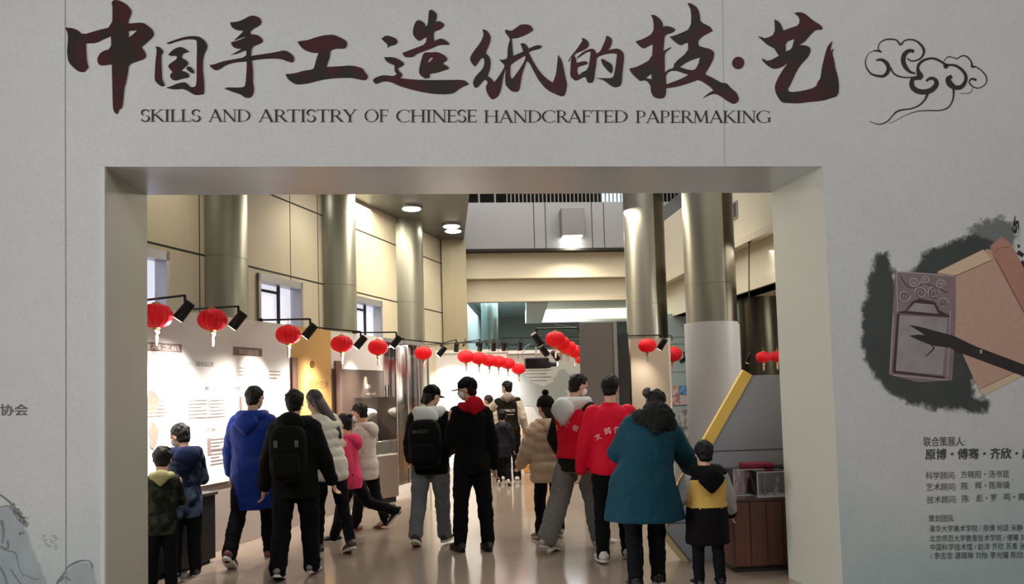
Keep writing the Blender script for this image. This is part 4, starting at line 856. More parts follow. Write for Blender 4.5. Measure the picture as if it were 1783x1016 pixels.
M_acr_edge = mat('acrylic_edge', rgb(214, 200, 206), rough=.2, alpha=.75)
def acrylic(px0, px1, pt, dy, label):
    x0_, x1_ = P(px0, pt, YK+dy).x, P(px1, pt, YK+dy).x; h_ = P(px0, pt, YK+dy).z-zk
    q = empty('acrylic_box', (x0_, YK+dy, zk), 0, label, 'acrylic box', 'acrylic boxes on the dark counter')
    w_ = x1_-x0_; t = .006
    b = MB(); b.box(0, w_, 0, .24, .0, .012); b.build('base', mat('acrylic_base', rgb(190, 190, 188), rough=.3) if 'acrylic_base' not in bpy.data.materials else bpy.data.materials['acrylic_base'], q)
    b = MB(); b.box(0, w_, 0, .004, .012, h_); b.box(0, .004, .004, .24, .012, h_); b.box(w_-.004, w_, .004, .24, .012, h_); b.box(.004, w_-.004, .236, .24, .012, h_); b.box(0, w_, 0, .24, h_, h_+.005); b.build('cover', M_acr, q)
    b = MB()
    for (xa, ya) in ((0, 0), (w_, 0), (0, .24), (w_, .24)): b.box(xa-.004, xa+.004, ya-.004, ya+.004, .012, h_)
    for ya in (0, .24): b.box(0, w_, ya-.004, ya+.004, h_-.004, h_+.004)
    b.build('edge', M_acr_edge, q); return q, w_, h_
q, w_, h_ = acrylic(1277, 1330, 818, .14, 'clear acrylic box with pink cards left on the dark counter')
M_pink = mat('pink_card', rgb(190, 90, 120), rough=.6, col2=rgb(226, 196, 204), scale=14)
for i, (xa, xb, lab) in enumerate(((.012, .085, 'leaning pink card at the left inside the left acrylic box'), (.10, .17, 'leaning pink card at the right inside the left acrylic box'))):
    b = MB(); b.prism([(xa, 0, 0), (xa+.01, 0, 0), (xb, 0, h_*.85), (xb-.012, 0, h_*.85)], (0, .16, 0)); o = b.build('card', M_pink, loc=(q.location.x, YK+.18, zk+.014)); tag(o, lab, 'card')
q, w_, h_ = acrylic(1318, 1375, 822, .0, 'clear acrylic box with glass jars right on the dark counter by the jamb')
for i, (xx, lab) in enumerate(((.05, 'small glass jar at the left in the right acrylic box'), (.105, 'small glass jar at the right in the right acrylic box'))):
    b = MB(); b.lathe([(.018, 0), (.022, .01), (.022, .05), (.016, .06), (.016, .07)], seg=18); o = b.build('jar', glassmat('jar_glass_%d' % i, (.8, .9, .86, 1), .15), smooth=True, loc=(q.location.x+xx, YK+.1, zk+.013)); tag(o, lab, 'jar')
for i, xx in enumerate((.165, .2)):
    b = MB(); b.prism([(xx, 0, 0), (xx+.014, 0, 0), (xx+.04, 0, .15), (xx+.026, 0, .15)], (0, .006, 0)); o = b.build('card', M_pink, loc=(q.location.x, YK+.05+.05*i, zk+.013)); tag(o, ['narrow pink card inside the right acrylic box, farther from the jamb', 'narrow pink card inside the right acrylic box, nearest the jamb'][i], 'card')
# dark red folder lying on the boxes' back shelf
p0 = P(1305, 806, 6.86); 
r = empty('shelf', (P(1295, 812, 6.78).x, 6.78, 0), 0, 'narrow dark shelf behind the acrylic boxes', 'shelf')
zs = P(1320, 812, 6.86).z
b = MB(); b.box(0, .9, 0, .2, zs-.02, zs); b.build('board', M_black, r)
for xx in (.03, .84):
    b = MB(); b.box(xx, xx+.03, .02, .18, 0, zs-.02); b.build('support', M_black, r)
b = MB(); b.box(0, .27, 0, .16, 0, .035); o = b.build('folder', mat('dark_red_folder', rgb(150, 34, 62), rough=.5), loc=(P(1296, 805, 6.82).x, 6.8, zs+.001), bevel=.006); tag(o, 'dark red folder lying on the narrow shelf at the right', 'folder')

# far right wall posters and white desk seen between the beige panel and the cladding
YQ = 15.5
r = empty('partition', (P(1180, 700, YQ).x+.1, YQ, 0), 0, 'pale blue partition with small pictures between beige panel and cladding box', 'partition')
b = MB(); b.box(-.45, 1.2, .02, .1, 0, 3.1); b.build('board', M_teal, r)
b = MB()
for py in (586, 598, 647, 706): z_ = zat(1185, py, YQ); b.box(-.45, 1.2, .014, .02, z_-.006, z_+.006)
b.build('groove', mat('blue_groove', rgb(120, 132, 134), rough=.7), r)
for i, (xa, xb, ya, yb, c1, c2, lab) in enumerate(((1168, 1181, 671, 705, (172, 110, 106), (214, 186, 180), 'small reddish picture on the pale blue partition'), (1184, 1197, 671, 686, (40, 110, 180), (120, 180, 220), 'small blue picture on the pale blue partition'), (1184, 1198, 687, 704, (214, 170, 170), (190, 196, 200), 'small pink and white picture below the blue one'), (1183, 1198, 712, 770, (196, 196, 196), (130, 120, 124), 'tall pale poster with dark shapes on the pale blue partition'))):
    pa_, pb2 = P(xa, yb, YQ), P(xb, ya, YQ); b = MB(); b.box(0, pb2.x-pa_.x, 0, .012, 0, pb2.z-pa_.z)
    o = b.build('wall_picture', mat('picture_print_%d' % i, rgb(*c1), rough=.6, col2=rgb(*c2), scale=9), loc=(pa_.x, YQ-.0, pa_.z)); tag(o, lab, 'picture')
r = empty('desk', (P(1190, 800, 14.6).x, 14.6, 0), 0, 'white desk below the small pictures between beige panel and cladding box', 'desk')
zd = P(1190, 793, 14.4).z
b = MB(); b.box(-.4, .6, -.3, .35, zd-.04, zd); b.build('desk_top', M_white, r)
b = MB(); b.box(-.38, .58, -.28, -.25, 0, zd-.04); b.build('front_panel', M_white, r)
b = MB(); b.ell((0, 0, 0), (.16, .12, .13), seg=14, rings=8); b.ell((.13, 0, -.02), (.12, .1, .1), seg=14, rings=8)
o = b.build('white_bag', mat('bag_white', rgb(222, 220, 214), rough=.7, bump=.4, bscale=14), voxel=.012, loc=(P(1188, 780, 14.5).x, 14.5, zd+.105)); tag(o, 'crumpled white bag on the white desk', 'bag')

# ---------------------------------------------------------------- red lanterns
M_red = mat('red_gauze', rgb(255, 44, 62), rough=.55, bump=.25, bscale=50, emit=rgb(200, 10, 20), estr=.0)
nt = M_red.node_tree; pb3 = nt.nodes['Principled BSDF']
tr = nt.nodes.new('ShaderNodeBsdfTranslucent'); tr.inputs[0].default_value = rgb(255, 60, 70); ms = nt.nodes.new('ShaderNodeMixShader'); ms.inputs[0].default_value = .42
nt.links.new(pb3.outputs[0], ms.inputs[1]); nt.links.new(tr.outputs[0], ms.inputs[2]); nt.links.new(ms.outputs[0], nt.nodes['Material Output'].inputs[0])
M_tas = mat('pale_tassel', rgb(246, 214, 190), rough=.7)
M_lgold = mat('lantern_gold', rgb(214, 168, 70), rough=.4, metal=.5)
def make_lantern():
    r = empty('red_lantern', (0, 0, 0))
    prof = [(.035, .100), (.06, .098), (.098, .078), (.124, .04), (.132, 0), (.124, -.04), (.10, -.076), (.062, -.100), (.035, -.105)]
    b = MB(); b.lathe([(q, z) for q, z in reversed(prof)], seg=96, lobes=16, amp=.07); b.build('gauze_body', M_red, r, smooth=True)
    b = MB(); b.lathe([(.036, .098), (.036, .112), (.012, .118)], seg=20); b.build('top_cap', M_lgold, r, smooth=True)
    b = MB(); b.lathe([(.012, -.125), (.034, -.116), (.034, -.104)], seg=20); b.build('bottom_cap', M_lgold, r, smooth=True)
    b = MB(); b.ell((0, 0, -.145), (.026, .026, .022), seg=12, rings=8)
    for i in range(12):
        a = i*PI/6; b.tube([(.008*math.cos(a), .008*math.sin(a), -.155), (.011*math.cos(a), .011*math.sin(a), -.20), (.009*math.cos(a+.3), .009*math.sin(a+.3), -.26)], [.004, .0045, .002], seg=5)
    b.build('tassel', M_tas, r, smooth=True)
    b = MB(); b.tube([(0, 0, .115), (0, 0, .20)], .003, seg=6); b.build('cord', M_lgold, r)
    return r
LANT = make_lantern(); used = [False]
def place_lantern(p, label, group, scale=1.0, rz=0):
    if not used[0]: o = LANT; used[0] = True
    else:
        o = LANT.copy(); COL.objects.link(o)
        for ch in LANT.children:
            c = ch.copy(); COL.objects.link(c); c.parent = o
    o.location = p; o.scale = (scale,)*3; o.rotation_euler.z = rz; tag(o, label, 'lantern', group); return o
def hang(p, anchor, label, group, scale=1.0, rz=0):
    o = place_lantern(p, label, group, scale, rz); a = (Vector(anchor)-Vector(p))/scale
    b = MB(); b.tube([(0, 0, .19), (0, 0, max(.2, a.z)), a], .006, seg=6); b.build('hanging_arm', M_black, o); return o
# ---------------------------------------------------------------- spotlights on arms
M_lens = mat('spot_lens', (1, 1, 1, 1), emit=(1, .95, .85, 1), estr=12)
def spot(anchor, end, aim, label, group, watts=50, size=1.0, arm=True, cone=100, color=(1, .93, .85)):
    anchor, end, aim = Vector(anchor), Vector(end), Vector(aim)
    r = empty('spotlight', anchor, 0, label, 'spotlight', group); o0 = anchor
    if arm:
        b = MB(); b.tube([Vector((0, 0, 0)), end-o0], .011*size, seg=8); b.build('arm', M_black, r, smooth=True)
        b = MB(); q = Vector((0, 0, 0)); b.box(-.02, .02, -.02, .02, -.07, .02); b.build('clip', M_black, r)
    hd = end+Vector((0, 0, -.13*size)); d_ = (aim-hd).normalized()
    b = MB(); b.tube([end-o0, hd-o0], .012*size, seg=8); b.build('stem', M_black, r, smooth=True)
    b = MB(); b.tube([hd-o0-d_*.085*size, hd-o0-d_*.08*size, hd-o0+d_*.095*size, hd-o0+d_*.1*size], [.042*size, .047*size, .05*size, .047*size], seg=20); b.build('lamp_head', M_black, r, smooth=True)
    b = MB(); b.tube([hd-o0+d_*.1*size, hd-o0+d_*.103*size], .04*size, seg=18); b.build('lens', M_lens, r)
    light('spot_beam', 'SPOT', hd-o0+d_*.13*size, watts, color, aim=hd-o0+d_*2, spot=cone, blend=1, parent=r, radius=.035)
    return r
OA = .72
spec = [((200, 514), (322, 514), 272, 549, 'first'), ((297, 531), (415, 533), 370, 556, 'second'), ((430, 553), (540, 555), 502, 582, 'third'), ((545, 570), (628, 577), 595, 598, 'fourth'), ((610, 574), (690, 578), 658, 604, 'fifth'), ((700, 593), (769, 597), 737, 614, 'sixth')]
for k, (a_, e_, lx, ly, nm) in enumerate(spec):
    se, ze = ON(e_[0], e_[1], OA); en = PL(se, OA, ze); an = PL(se+.15, -.03, 2.5); an.z = 2.52
    if abs(en.z-2.52) > .2: en.z = 2.52
    ai = PL(se-.35, 0, 1.35)
    spot(an, en, ai, ['black spotlight at the left jamb, first along the left panels', 'black spotlight above the white panels, second from the left jamb', 'black spotlight beside the gold panel, third from the left jamb', 'black spotlight fourth from the left jamb, above the dark brown panel', 'black spotlight fifth from the left jamb, at the start of the glass cabinet', 'black spotlight sixth from the left jamb, at the end of the glass cabinet'][k], 'spotlights on arms along the left panels', watts=[300, 270, 300, 170, 170, 180][k])
    sl, zl = ON(lx, ly, .5); p = PL(sl, .5, zl)
    place_lantern(p, ['red lantern partly behind the left jamb', 'red lantern above the white panels, second from the left jamb', 'red lantern in front of the gold panel edge', 'red lantern above the dark brown panel, fourth from the left jamb', 'red lantern left of the glass cabinet, fifth from the left jamb', 'red lantern in front of the tall glass cabinet, sixth from the left jamb'][k], 'red lanterns along the left panels', rz=k*.7)
# row of lanterns and spots before the white back panel
YL = 13.3
for k, (px, py) in enumerate(((811, 620), (834, 623), (852, 627), (868, 629), (884, 632), (903, 641))):
    p = P(px, py, YL+.36*k)
    hang(p, (p.x, YW-.01, 2.52), '%s red lantern from the left in the row before the bright white back panel' % ['first', 'second', 'third', 'fourth', 'fifth', 'sixth'][k], 'red lanterns before the bright back panel', rz=k*.5)
for k, px in enumerate((795, 836, 860, 878, 906)):
    e = P(px, 607+k*2, 15.0); e.z = 2.62; spot((e.x-.3, YW-.02, 2.6), e, (e.x-.1, YW, 1.2), '%s black spotlight from the left above the bright white back panel' % ['first', 'second', 'third', 'fourth', 'fifth'][k], 'spotlights above the bright back panel', watts=170 if k < 4 else 25, color=(1, .98, .95), cone=90)
# lanterns and spots on arms reaching left from the grey partition
xs_ = pa.x
for k, (ex, ey, Y, w_) in enumerate(((934, 572, 10.2, 10), (946, 594, 11.6, 10), (966, 605, 13.2, 12))):
    e = P(ex, ey, Y); an = Vector((xs_-.0+SK*(Y-YC), Y, e.z+.0)); an.z = min(e.z, zc_-.02); e.z = an.z
    spot(an, e, (e.x+.9, Y+.6, 1.1), '%s black spotlight on a long arm left of the grey partition block' % ['nearest', 'middle', 'farthest'][k], 'spotlights left of the grey partition block', watts=w_*2)
for k, (px, py, Y) in enumerate(((967, 590, 10.6), (976, 597, 11.4), (988, 604, 12.3), (1001, 611, 13.3), (1014, 624, 14.6))):
    hang(P(px, py, Y), (xs_+SK*(Y-YC), Y, zc_-.03), '%s red lantern in the slanting cluster left of the grey partition block' % ['nearest', 'second', 'third', 'fourth', 'farthest'][k], 'red lanterns left of the grey partition block', rz=k)
# black projector hanging in the middle
c = P(936, 632, 12.0); r = empty('projector', c, 0, 'black cylindrical projector hanging before the grey map panel', 'projector')
b = MB(); b.box(-.20, .17, -.09, .09, -.085, .085); b.build('housing', M_black, r, bevel=.02)
b = MB(); b.tube([(.17, 0, -.02), (.20, 0, -.02), (.21, 0, -.02), (.30, 0, -.02)], [.06, .06, .04, .035], seg=20); b.build('lens_barrel', M_black, r, smooth=True)
b = MB(); b.ell((.305, 0, -.02), (.02, .03, .03), seg=14, rings=8); b.build('lens', M_lens, r, smooth=True)
b = MB(); b.box(-.03, -.01, -.02, .02, .085, .26); b.box(.04, .06, -.02, .02, .085, .26); b.build('bracket', M_white, r)
b = MB(); b.tube([(-.2, 0, .05), (-.26, 0, .14), (-.16, .0, .28), (-.1, 0, .3)], .006, seg=6); b.build('cable', M_alu, r, smooth=True)
b = MB(); b.tube([(-.12, 0, .27), (xs_-c.x-.01, 0, .27)], .014, seg=8); b.build('arm', M_black, r, smooth=True)
# right side lanterns and spots
YB2 = 11.8
e = P(1153, 583, YB2); an = Vector((P(1086, 580, YB2).x, YB2, e.z)); spot(an, e, (an.x+.1, 12.3, 1.3), 'black spotlight in front of the beige panel', 'spotlights at the right', watts=26)
place_lantern(P(1127, 601, YB2), 'red lantern in front of the beige panel', 'red lanterns at the right')
hang(P(1171, 616, 12.6), (P(1160, 616, 12.35).x, 12.35, 2.45), 'red lantern half hidden by the edge of the beige panel', 'red lanterns at the right', 1.15)
e = P(1191, 612, 13.5); spot((e.x+.3, 15.52, e.z+.02), e, (e.x-.5, 15.4, 1.4), 'small black spotlight right of the half hidden lantern', 'spotlights at the right', watts=12)
hang(P(1329, 621, 11.6), (P(1329, 621, 11.6).x, 11.6, 3.05), 'red lantern at the right above the grey display stand', 'red lanterns at the right', .8)
hang(P(1353, 620, 11.8), (P(1353, 620, 11.8).x, 11.8, 3.05), 'red lantern cut off by the right jamb above the grey display stand', 'red lanterns at the right', .8)
e = P(1305, 617, 11.0); b = MB(); 
spot((XM+.02, 11.0, 3.76), (e.x, 11.0, e.z+.06), (e.x-.3, 11.5, 1.0), 'small black spotlight left of the lanterns at the right jamb', 'spotlights at the right', watts=8, size=.8)
r = empty('shelf', (P(1318, 640, 12.4).x, 12.4, 0), 0, 'dark tall rack under the short steel column at the right', 'rack')
b = MB(); b.box(-.14, .1, 0, .3, 0, zat(1320, 624, 12.4)); b.build('body', mat('dark_rack', rgb(58, 44, 40), rough=.6), r)
b = MB(); b.box(-.27, -.24, 0, .03, 0, zat(1320, 620, 12.4)); b.build('post', M_black, r)
b = MB(); b.box(.12, .62, .1, .16, 0, zat(1340, 612, 12.4)); b.build('white_board', M_white, r)
# ================================================================ people
M_skin = mat('skin', rgb(214, 168, 142), rough=.55, var=.05, scale=12)
M_hair = mat('black_hair', rgb(15, 12, 11), rough=.55, spec=.25, bump=.5, bscale=120, stretch=(1, 1, .2))
M_hairb = mat('brown_hair', rgb(36, 22, 19), rough=.45, bump=.5, bscale=120, stretch=(1, 1, .2))
M_mask = mat('face_mask', rgb(226, 228, 230), rough=.7)
M_eye = mat('eye', rgb(30, 24, 22), rough=.2)
M_sole = mat('white_sole', rgb(214, 210, 202), rough=.6)
def cloth(name, c, **k):
    k.setdefault('rough', .85); k.setdefault('spec', .12); k.setdefault('bump', .25); k.setdefault('bscale', 22); return mat(name, c, **k)
M_blackc = cloth('black_cloth', rgb(13, 13, 15)); M_darkp = cloth('dark_trousers', rgb(15, 15, 20)); M_shoeb = mat('black_shoe', rgb(14, 14, 14), rough=.5)
M_shoew = mat('white_shoe', rgb(216, 212, 206), rough=.6)

def wrinkle(o, amp, fx=7, fz=3.2, seed=0):
    # folds and creases pressed into a garment along its normals
    me = o.data; ns = [v.normal.copy() for v in me.vertices]; sd = Vector((seed*3.7, seed*1.3, 0))
    for v, n_ in zip(me.vertices, ns):
        c = v.co; q = Vector((c.x*fx+c.z*2.2, c.y*fx, c.z*fz*2))+sd
        d = noise.noise(q)*.6+(abs(noise.noise(q*1.9+Vector((5, 1, 2))))-.25)*.8
        v.co = c+n_*(amp*d)
    return o
def rotv(v, axis, deg): return Matrix.Rotation(R(deg), 3, axis) @ v
X_, Y_, Z_ = Vector((1, 0, 0)), Vector((0, 1, 0)), Vector((0, 0, 1))

class Fig:
    """joint positions of a figure; local frame: facing +Y, right +X, standing on z = 0"""
    def __init__(s, h, hs=1.0, wide=1.0, lean=0, side=0, hyaw=0, hpitch=0, hroll=0, legs=None, arms=None):
        s.h = h; s.e = .13*hs*h; s.wide = wide
        k = (h-s.e)/(.87*h)*h
        legs = legs or {}; s.k = k
        L1, L2, ANK = .235*k, .232*k, .045*k
        s.legs = {}; reach = []
        for sd, sg in (('L', -1), ('R', 1)):
            hf, out, kn, foot = legs.get(sd, (0, 2, 0, 0))
            d1 = Vector((math.sin(R(out))*sg, math.sin(R(hf)), -math.cos(R(hf)))).normalized()
            d2 = Vector((math.sin(R(out))*sg*.6, math.sin(R(hf-kn)), -math.cos(R(hf-kn)))).normalized()
            s.legs[sd] = (d1, d2, foot); lift = ANK+.09*k*math.sin(R(max(0, foot)))
            reach.append(-(d1*L1+d2*L2).z+lift)
        pz = max(reach); s.pel = Vector((0, 0, pz)); s.leg = {}
        for sd, sg in (('L', -1), ('R', 1)):
            d1, d2, foot = s.legs[sd]; hip = s.pel+Vector((.052*k*wide*sg, 0, 0)); kn = hip+d1*L1; an = kn+d2*L2; s.leg[sd] = (hip, kn, an, foot)
        s.up = Vector((math.sin(R(side)), math.sin(R(lean)), math.cos(R(lean)))).normalized()
        s.dn = Z_
        s.chest = s.pel+s.up*.21*k; s.neck = s.pel+s.up*.335*k
        s.fw = (Y_-s.up*Y_.dot(s.up)).normalized(); s.rt = s.fw.cross(s.up).normalized()
        s.sh = {sd: s.pel+s.up*.295*k+s.rt*(.105*k*wide*sg) for sd, sg in (('L', -1), ('R', 1))}
        s.arm = {}; arms = arms or {}
        for sd, sg in (('L', -1), ('R', 1)):
            f, out, bend, inw = arms.get(sd, (0, 8, 8, 0))
            d = Vector((math.sin(R(out))*sg, math.sin(R(f))*math.cos(R(out)), -math.cos(R(f))*math.cos(R(out)))).normalized()
            el = s.sh[sd]+d*.172*k
            ax = X_ if abs(d.x) < .9 else Y_
            ax = (X_-d*X_.dot(d)).normalized()
            fd = rotv(d, ax, bend); fd = rotv(fd, Z_, inw*sg).normalized()
            wr = el+fd*.145*k; s.arm[sd] = (s.sh[sd], el, wr, fd)
        s.HM = (Matrix.Rotation(R(-hyaw), 3, 'Z') @ Matrix.Rotation(R(-hpitch), 3, 'X') @ Matrix.Rotation(R(hroll), 3, 'Y'))
        nk = s.neck+(s.up*.6+Z_*.4).normalized()*.035*k
        s.nk = nk
        s.hc = nk+s.HM @ Vector((0, .10*s.e, .5*s.e))
    def spine(s, z):                     # torso station: z is the standing-height fraction
        t = (z-.505)*s.k
        if t <= 0: return s.pel+Vector((0, 0, t))
        return s.pel+s.up*t
TZ = [(.44, .088, .068, 0), (.505, .092, .070, -.004), (.56, .086, .064, 0), (.61, .080, .058, .002), (.67, .086, .062, .003), (.73, .094, .066, .002), (.78, .098, .060, -.002), (.815, .080, .048, -.004), (.84, .048, .040, -.002), (.855, .036, .036, 0)]
def tz(z):
    for a, b in zip(TZ, TZ[1:]):
        if z <= b[0]:
            t = max(0, (z-a[0])/(b[0]-a[0])); return tuple(a[i]+(b[i]-a[i])*t for i in (1, 2, 3))
    return TZ[-1][1:]
def torso(mb, F_, z0, z1, pad=0, flare=0, quilt=0, per=.06, n=30, puff=1, seg=28):
    k = F_.k; pts, rad = [], []
    for i in range(n+1):
        z = z0+(z1-z0)*i/n; rx, ry, yo = tz(max(z, .44)); rx *= F_.wide
        p = pad*(1 if z < .80 else max(.2, 1-(z-.80)/.06))
        fl = flare*max(0, (.70-z)/.30)
        q = quilt*abs(math.sin(PI*(z-z0)/per))**.6 if quilt else 0
        pts.append(F_.spine(z)+F_.fw*(yo*k)); rad.append(((rx+p+fl+q)*k*puff, (ry+p+fl*.8+q)*k*puff))
    mb.tube(pts, rad, seg=seg, right=F_.rt, cap=True)
def limb(mb, pts, rad, n=8, quilt=0, per=.06, seg=14):
    q, rr = [], []; tot = 0
    for i in range(len(pts)-1):
        L_ = (pts[i+1]-pts[i]).length
        for j in range(n if i < len(pts)-2 else n+1):
            t = j/n; q.append(pts[i].lerp(pts[i+1], t)); r_ = rad[i]+(rad[i+1]-rad[i])*t
            if quilt: r_ += quilt*abs(math.sin(PI*(tot+t*L_)/per))**.6
            rr.append(r_)
        tot += L_
    mb.tube(q, rr, seg=seg, cap='round')
def hand(mb, wr, d, n, sg, size, curl=20):
    # d along the forearm, n palm normal; thumb on the forward side
    ac = d.cross(n).normalized()
    s = size
    mb.tube([wr-d*.12*s, wr+d*.1*s, wr+d*.34*s, wr+d*.52*s], [(.17*s, .12*s), (.19*s, .10*s), (.23*s, .10*s), (.22*s, .08*s)], seg=14, right=ac, cap='round')
    tf = -ac if (-ac).y > 0 else ac      # thumb points to the person's front
    for i in range(4):
        o = wr+d*.50*s-tf*(.165-.11*(3-i))*s if False else wr+d*.5*s+tf*(.165-.11*i)*s
        L_ = (.40, .46, .43, .33)[i]*s; a = d; p = o; pts = [p-a*.08*s, p]
        for j in range(3):
            a = rotv(a, d.cross(n).normalized(), -(curl*(.6+.35*j)+2*i)) if True else a
            p = p+a*L_*(.42, .32, .26)[j]; pts.append(p)
        mb.tube(pts, [.056*s, .054*s, .049*s, .044*s, .036*s], seg=8, cap='round')
    b = wr+d*.16*s+tf*.17*s; t1 = (d*.66+tf*.70+n*.25).normalized(); t2 = (d*.85+tf*.35+n*.4).normalized()
    mb.tube([b-t1*.08*s, b, b+t1*.20*s, b+t1*.20*s+t2*.20*s], [.075*s, .07*s, .058*s, .042*s], seg=8, cap='round')
def make_body(F_, root, vox):
    k, e, h = F_.k, F_.e, F_.h; mb = MB()
    torso(mb, F_, .45, .855)
    for sd, sg in (('L', -1), ('R', 1)):
        hip, kn, an, ft = F_.leg[sd]
        limb(mb, [hip+Vector((0, 0, .02*k)), kn, an], [.052*k, .034*k, .022*k], n=5)
        fd = rotv(Y_, X_, -ft); dn = rotv(-Z_, X_, -ft)
        mb.tube([an+dn*.02*k-fd*.02*k, an+dn*.025*k+fd*.05*k, an+dn*.03*k+fd*.105*k], [.022*k, .020*k, .014*k], seg=10, cap='round')
        sh, el, wr, d = F_.arm[sd]
        limb(mb, [sh, el, wr], [.032*k, .025*k, .017*k], n=5)
        n_ = (Vector((-sg, 0, 0))-d*Vector((-sg, 0, 0)).dot(d)).normalized()
        hand(mb, wr+d*.012*k, d, n_, sg, .105*k)
    HM = F_.HM; c = F_.hc
    def hp(x, y, z): return c+HM @ Vector((x*e, y*e, z*e))
    mb.tube([F_.neck-F_.up*.05*k, F_.neck, F_.nk, hp(0, -.10, -.10)], [.042*k, .034*k, .23*e, .24*e], seg=14)
    mb.ell(hp(0, -.02, .10), (.335*e, .42*e, .395*e), HM); mb.ell(hp(0, .09, -.18), (.27*e, .29*e, .30*e), HM); mb.ell(hp(0, .19, -.40), (.14*e, .13*e, .10*e), HM)
    mb.ell(hp(0, .34, .085), (.22*e, .07*e, .05*e), HM, seg=14, rings=8)
    mb.tube([hp(0, .37, .03), hp(0, .43, -.10), hp(0, .44, -.15)], [.03*e, .05*e, .055*e], seg=8, cap='round')
    mb.ell(hp(0, .345, -.27), (.10*e, .055*e, .02*e), HM, seg=10, rings=6); mb.ell(hp(0, .335, -.31), (.09*e, .055*e, .025*e), HM, seg=10, rings=6)
    for sg in (-1, 1): mb.ell(hp(.335*sg, -.03, -.04), (.04*e, .09*e, .135*e), HM, seg=10, rings=8)
    o = mb.build('body', M_skin, root, voxel=vox, iters=1)
    for sg in (-1, 1):
        q = MB(); q.ell(hp(.14*sg, .345, .0), (.055*e, .035*e, .035*e), HM, seg=10, rings=6); q.build('eye', M_eye, root, smooth=True)
    return o
def head_pt(F_): 
    c, HM, e = F_.hc, F_.HM, F_.e
    return lambda x, y, z: c+HM @ Vector((x*e, y*e, z*e))
def hair_short(F_, root, m=None, long=0, vox=.010):
    hp = head_pt(F_); e = F_.e; mb = MB()
    def fn(p):
        y, z = p.y/e, p.z/e
        if y > .02 and z < -.05: return Vector((p.x*.72, p.y*.55, p.z))
        if y > .28 and z < .12: return Vector((p.x*.9, p.y*.8, p.z))
        return p
    mb.ell(hp(0, -.05, .13), (.39*e, .45*e, .43*e), F_.HM, seg=26, rings=16, fn=fn)
    mb.ell(hp(0, -.20, -.14), (.30*e, .24*e, .26*e), F_.HM)
    random.seed(int(F_.h*1000))
    for i in range(22):
        a = random.uniform(0, 2*PI); b_ = random.uniform(.1, 1.25); x, y, z = .36*math.sin(b_)*math.cos(a), -.05+.42*math.sin(b_)*math.sin(a), .13+.40*math.cos(b_)
        if y > .25 and z < .2: continue
        mb.ell(hp(x, y, z), (.09*e, .09*e, .06*e), F_.HM, seg=8, rings=6)
    if long:
        mb.tube([hp(0, -.25, .1), hp(0, -.38, -.3), hp(0, -.42, -.3-long*.5), hp(0, -.40, -.3-long)], [(.32*e, .18*e), (.36*e, .16*e), (.34*e, .12*e), (.22*e, .07*e)], seg=14, right=F_.HM @ X_, cap='round')
    o = mb.build('hair', m or M_hair, root, voxel=vox*.8, iters=1); me = o.data; ns = [v.normal.copy() for v in me.vertices]
    for v, n_ in zip(me.vertices, ns): v.co += n_*(.007*noise.noise(Vector((v.co.x*60, v.co.y*60, v.co.z*26)))+.005*noise.noise(v.co*24))
    return o
def face_mask(F_, root):
    hp = head_pt(F_); e = F_.e; mb = MB()
    def fn(p):
        return Vector((p.x*.86, p.y*.3, p.z)) if p.y < .02*e else p
    mb.ell(hp(0, .10, -.20), (.295*e, .345*e, .26*e), F_.HM, seg=24, rings=14, fn=fn); mb.ell(hp(0, .36, -.16), (.10*e, .10*e, .13*e), F_.HM)
    return mb.build('face_mask', M_mask, root, voxel=.008, iters=2)
def jacket(F_, root, m, name='jacket', hem=.46, pad=.014, flare=.0, quilt=0, per=.06, sleeve=.040, cuff=.030, paint=None, collar=.05, vox=.011, sleeves=True, n=30, collar_r=.044, iters=2, puff=1):
    k = F_.k; mb = MB()
    torso(mb, F_, hem, .845, pad, flare, quilt, per/F_.k, n=max(n, 44 if quilt else n), puff=puff)
    for sd, sg in (('L', -1), ('R', 1)):
        sh, el, wr, d = F_.arm[sd]; ins = sh-F_.rt*(.02*k*sg)-F_.up*.004*k
        if sleeves: limb(mb, [ins, el, wr+d*.005*k], [sleeve*k*1.12, sleeve*k, cuff*k], n=12, quilt=quilt*k, per=per)
        else: mb.ell(ins, (.044*k, .046*k, .05*k))
    if collar:
        nb = F_.neck; mb.tube([nb-F_.up*.045*k, nb-F_.up*.01*k, nb+F_.up*collar*k*.4], [(.062*k, .058*k), (collar_r*1.15*k, collar_r*1.12*k), (collar_r*k, collar_r*k)], seg=18, right=F_.rt)
    mats = m if isinstance(m, (list, tuple)) else [m]
    o = mb.build(name, mats, root, voxel=vox, iters=iters)
    wrinkle(o, .009*(.5+.5*k), seed=k*10+hem)
    if paint:
        for p in o.data.polygons: p.material_index = paint(p.center, F_)
    return o
def on_arm(c, F_, thr=.9):               # is this spot of the garment on a sleeve?
    k = F_.k
    for sd, sg in (('L', -1), ('R', 1)):
        sh, el, wr, d = F_.arm[sd]
        for a, b in ((sh, el), (el, wr)):
            ab = b-a; t = (c-a).dot(ab)/ab.length_squared
            if -.05 < t < 1.1:
                q = a+ab*t; 
                if (c-q).length < .062*k and (c-F_.spine(.70)).dot(F_.rt)*sg > .088*k*F_.wide*thr: return True
    return False
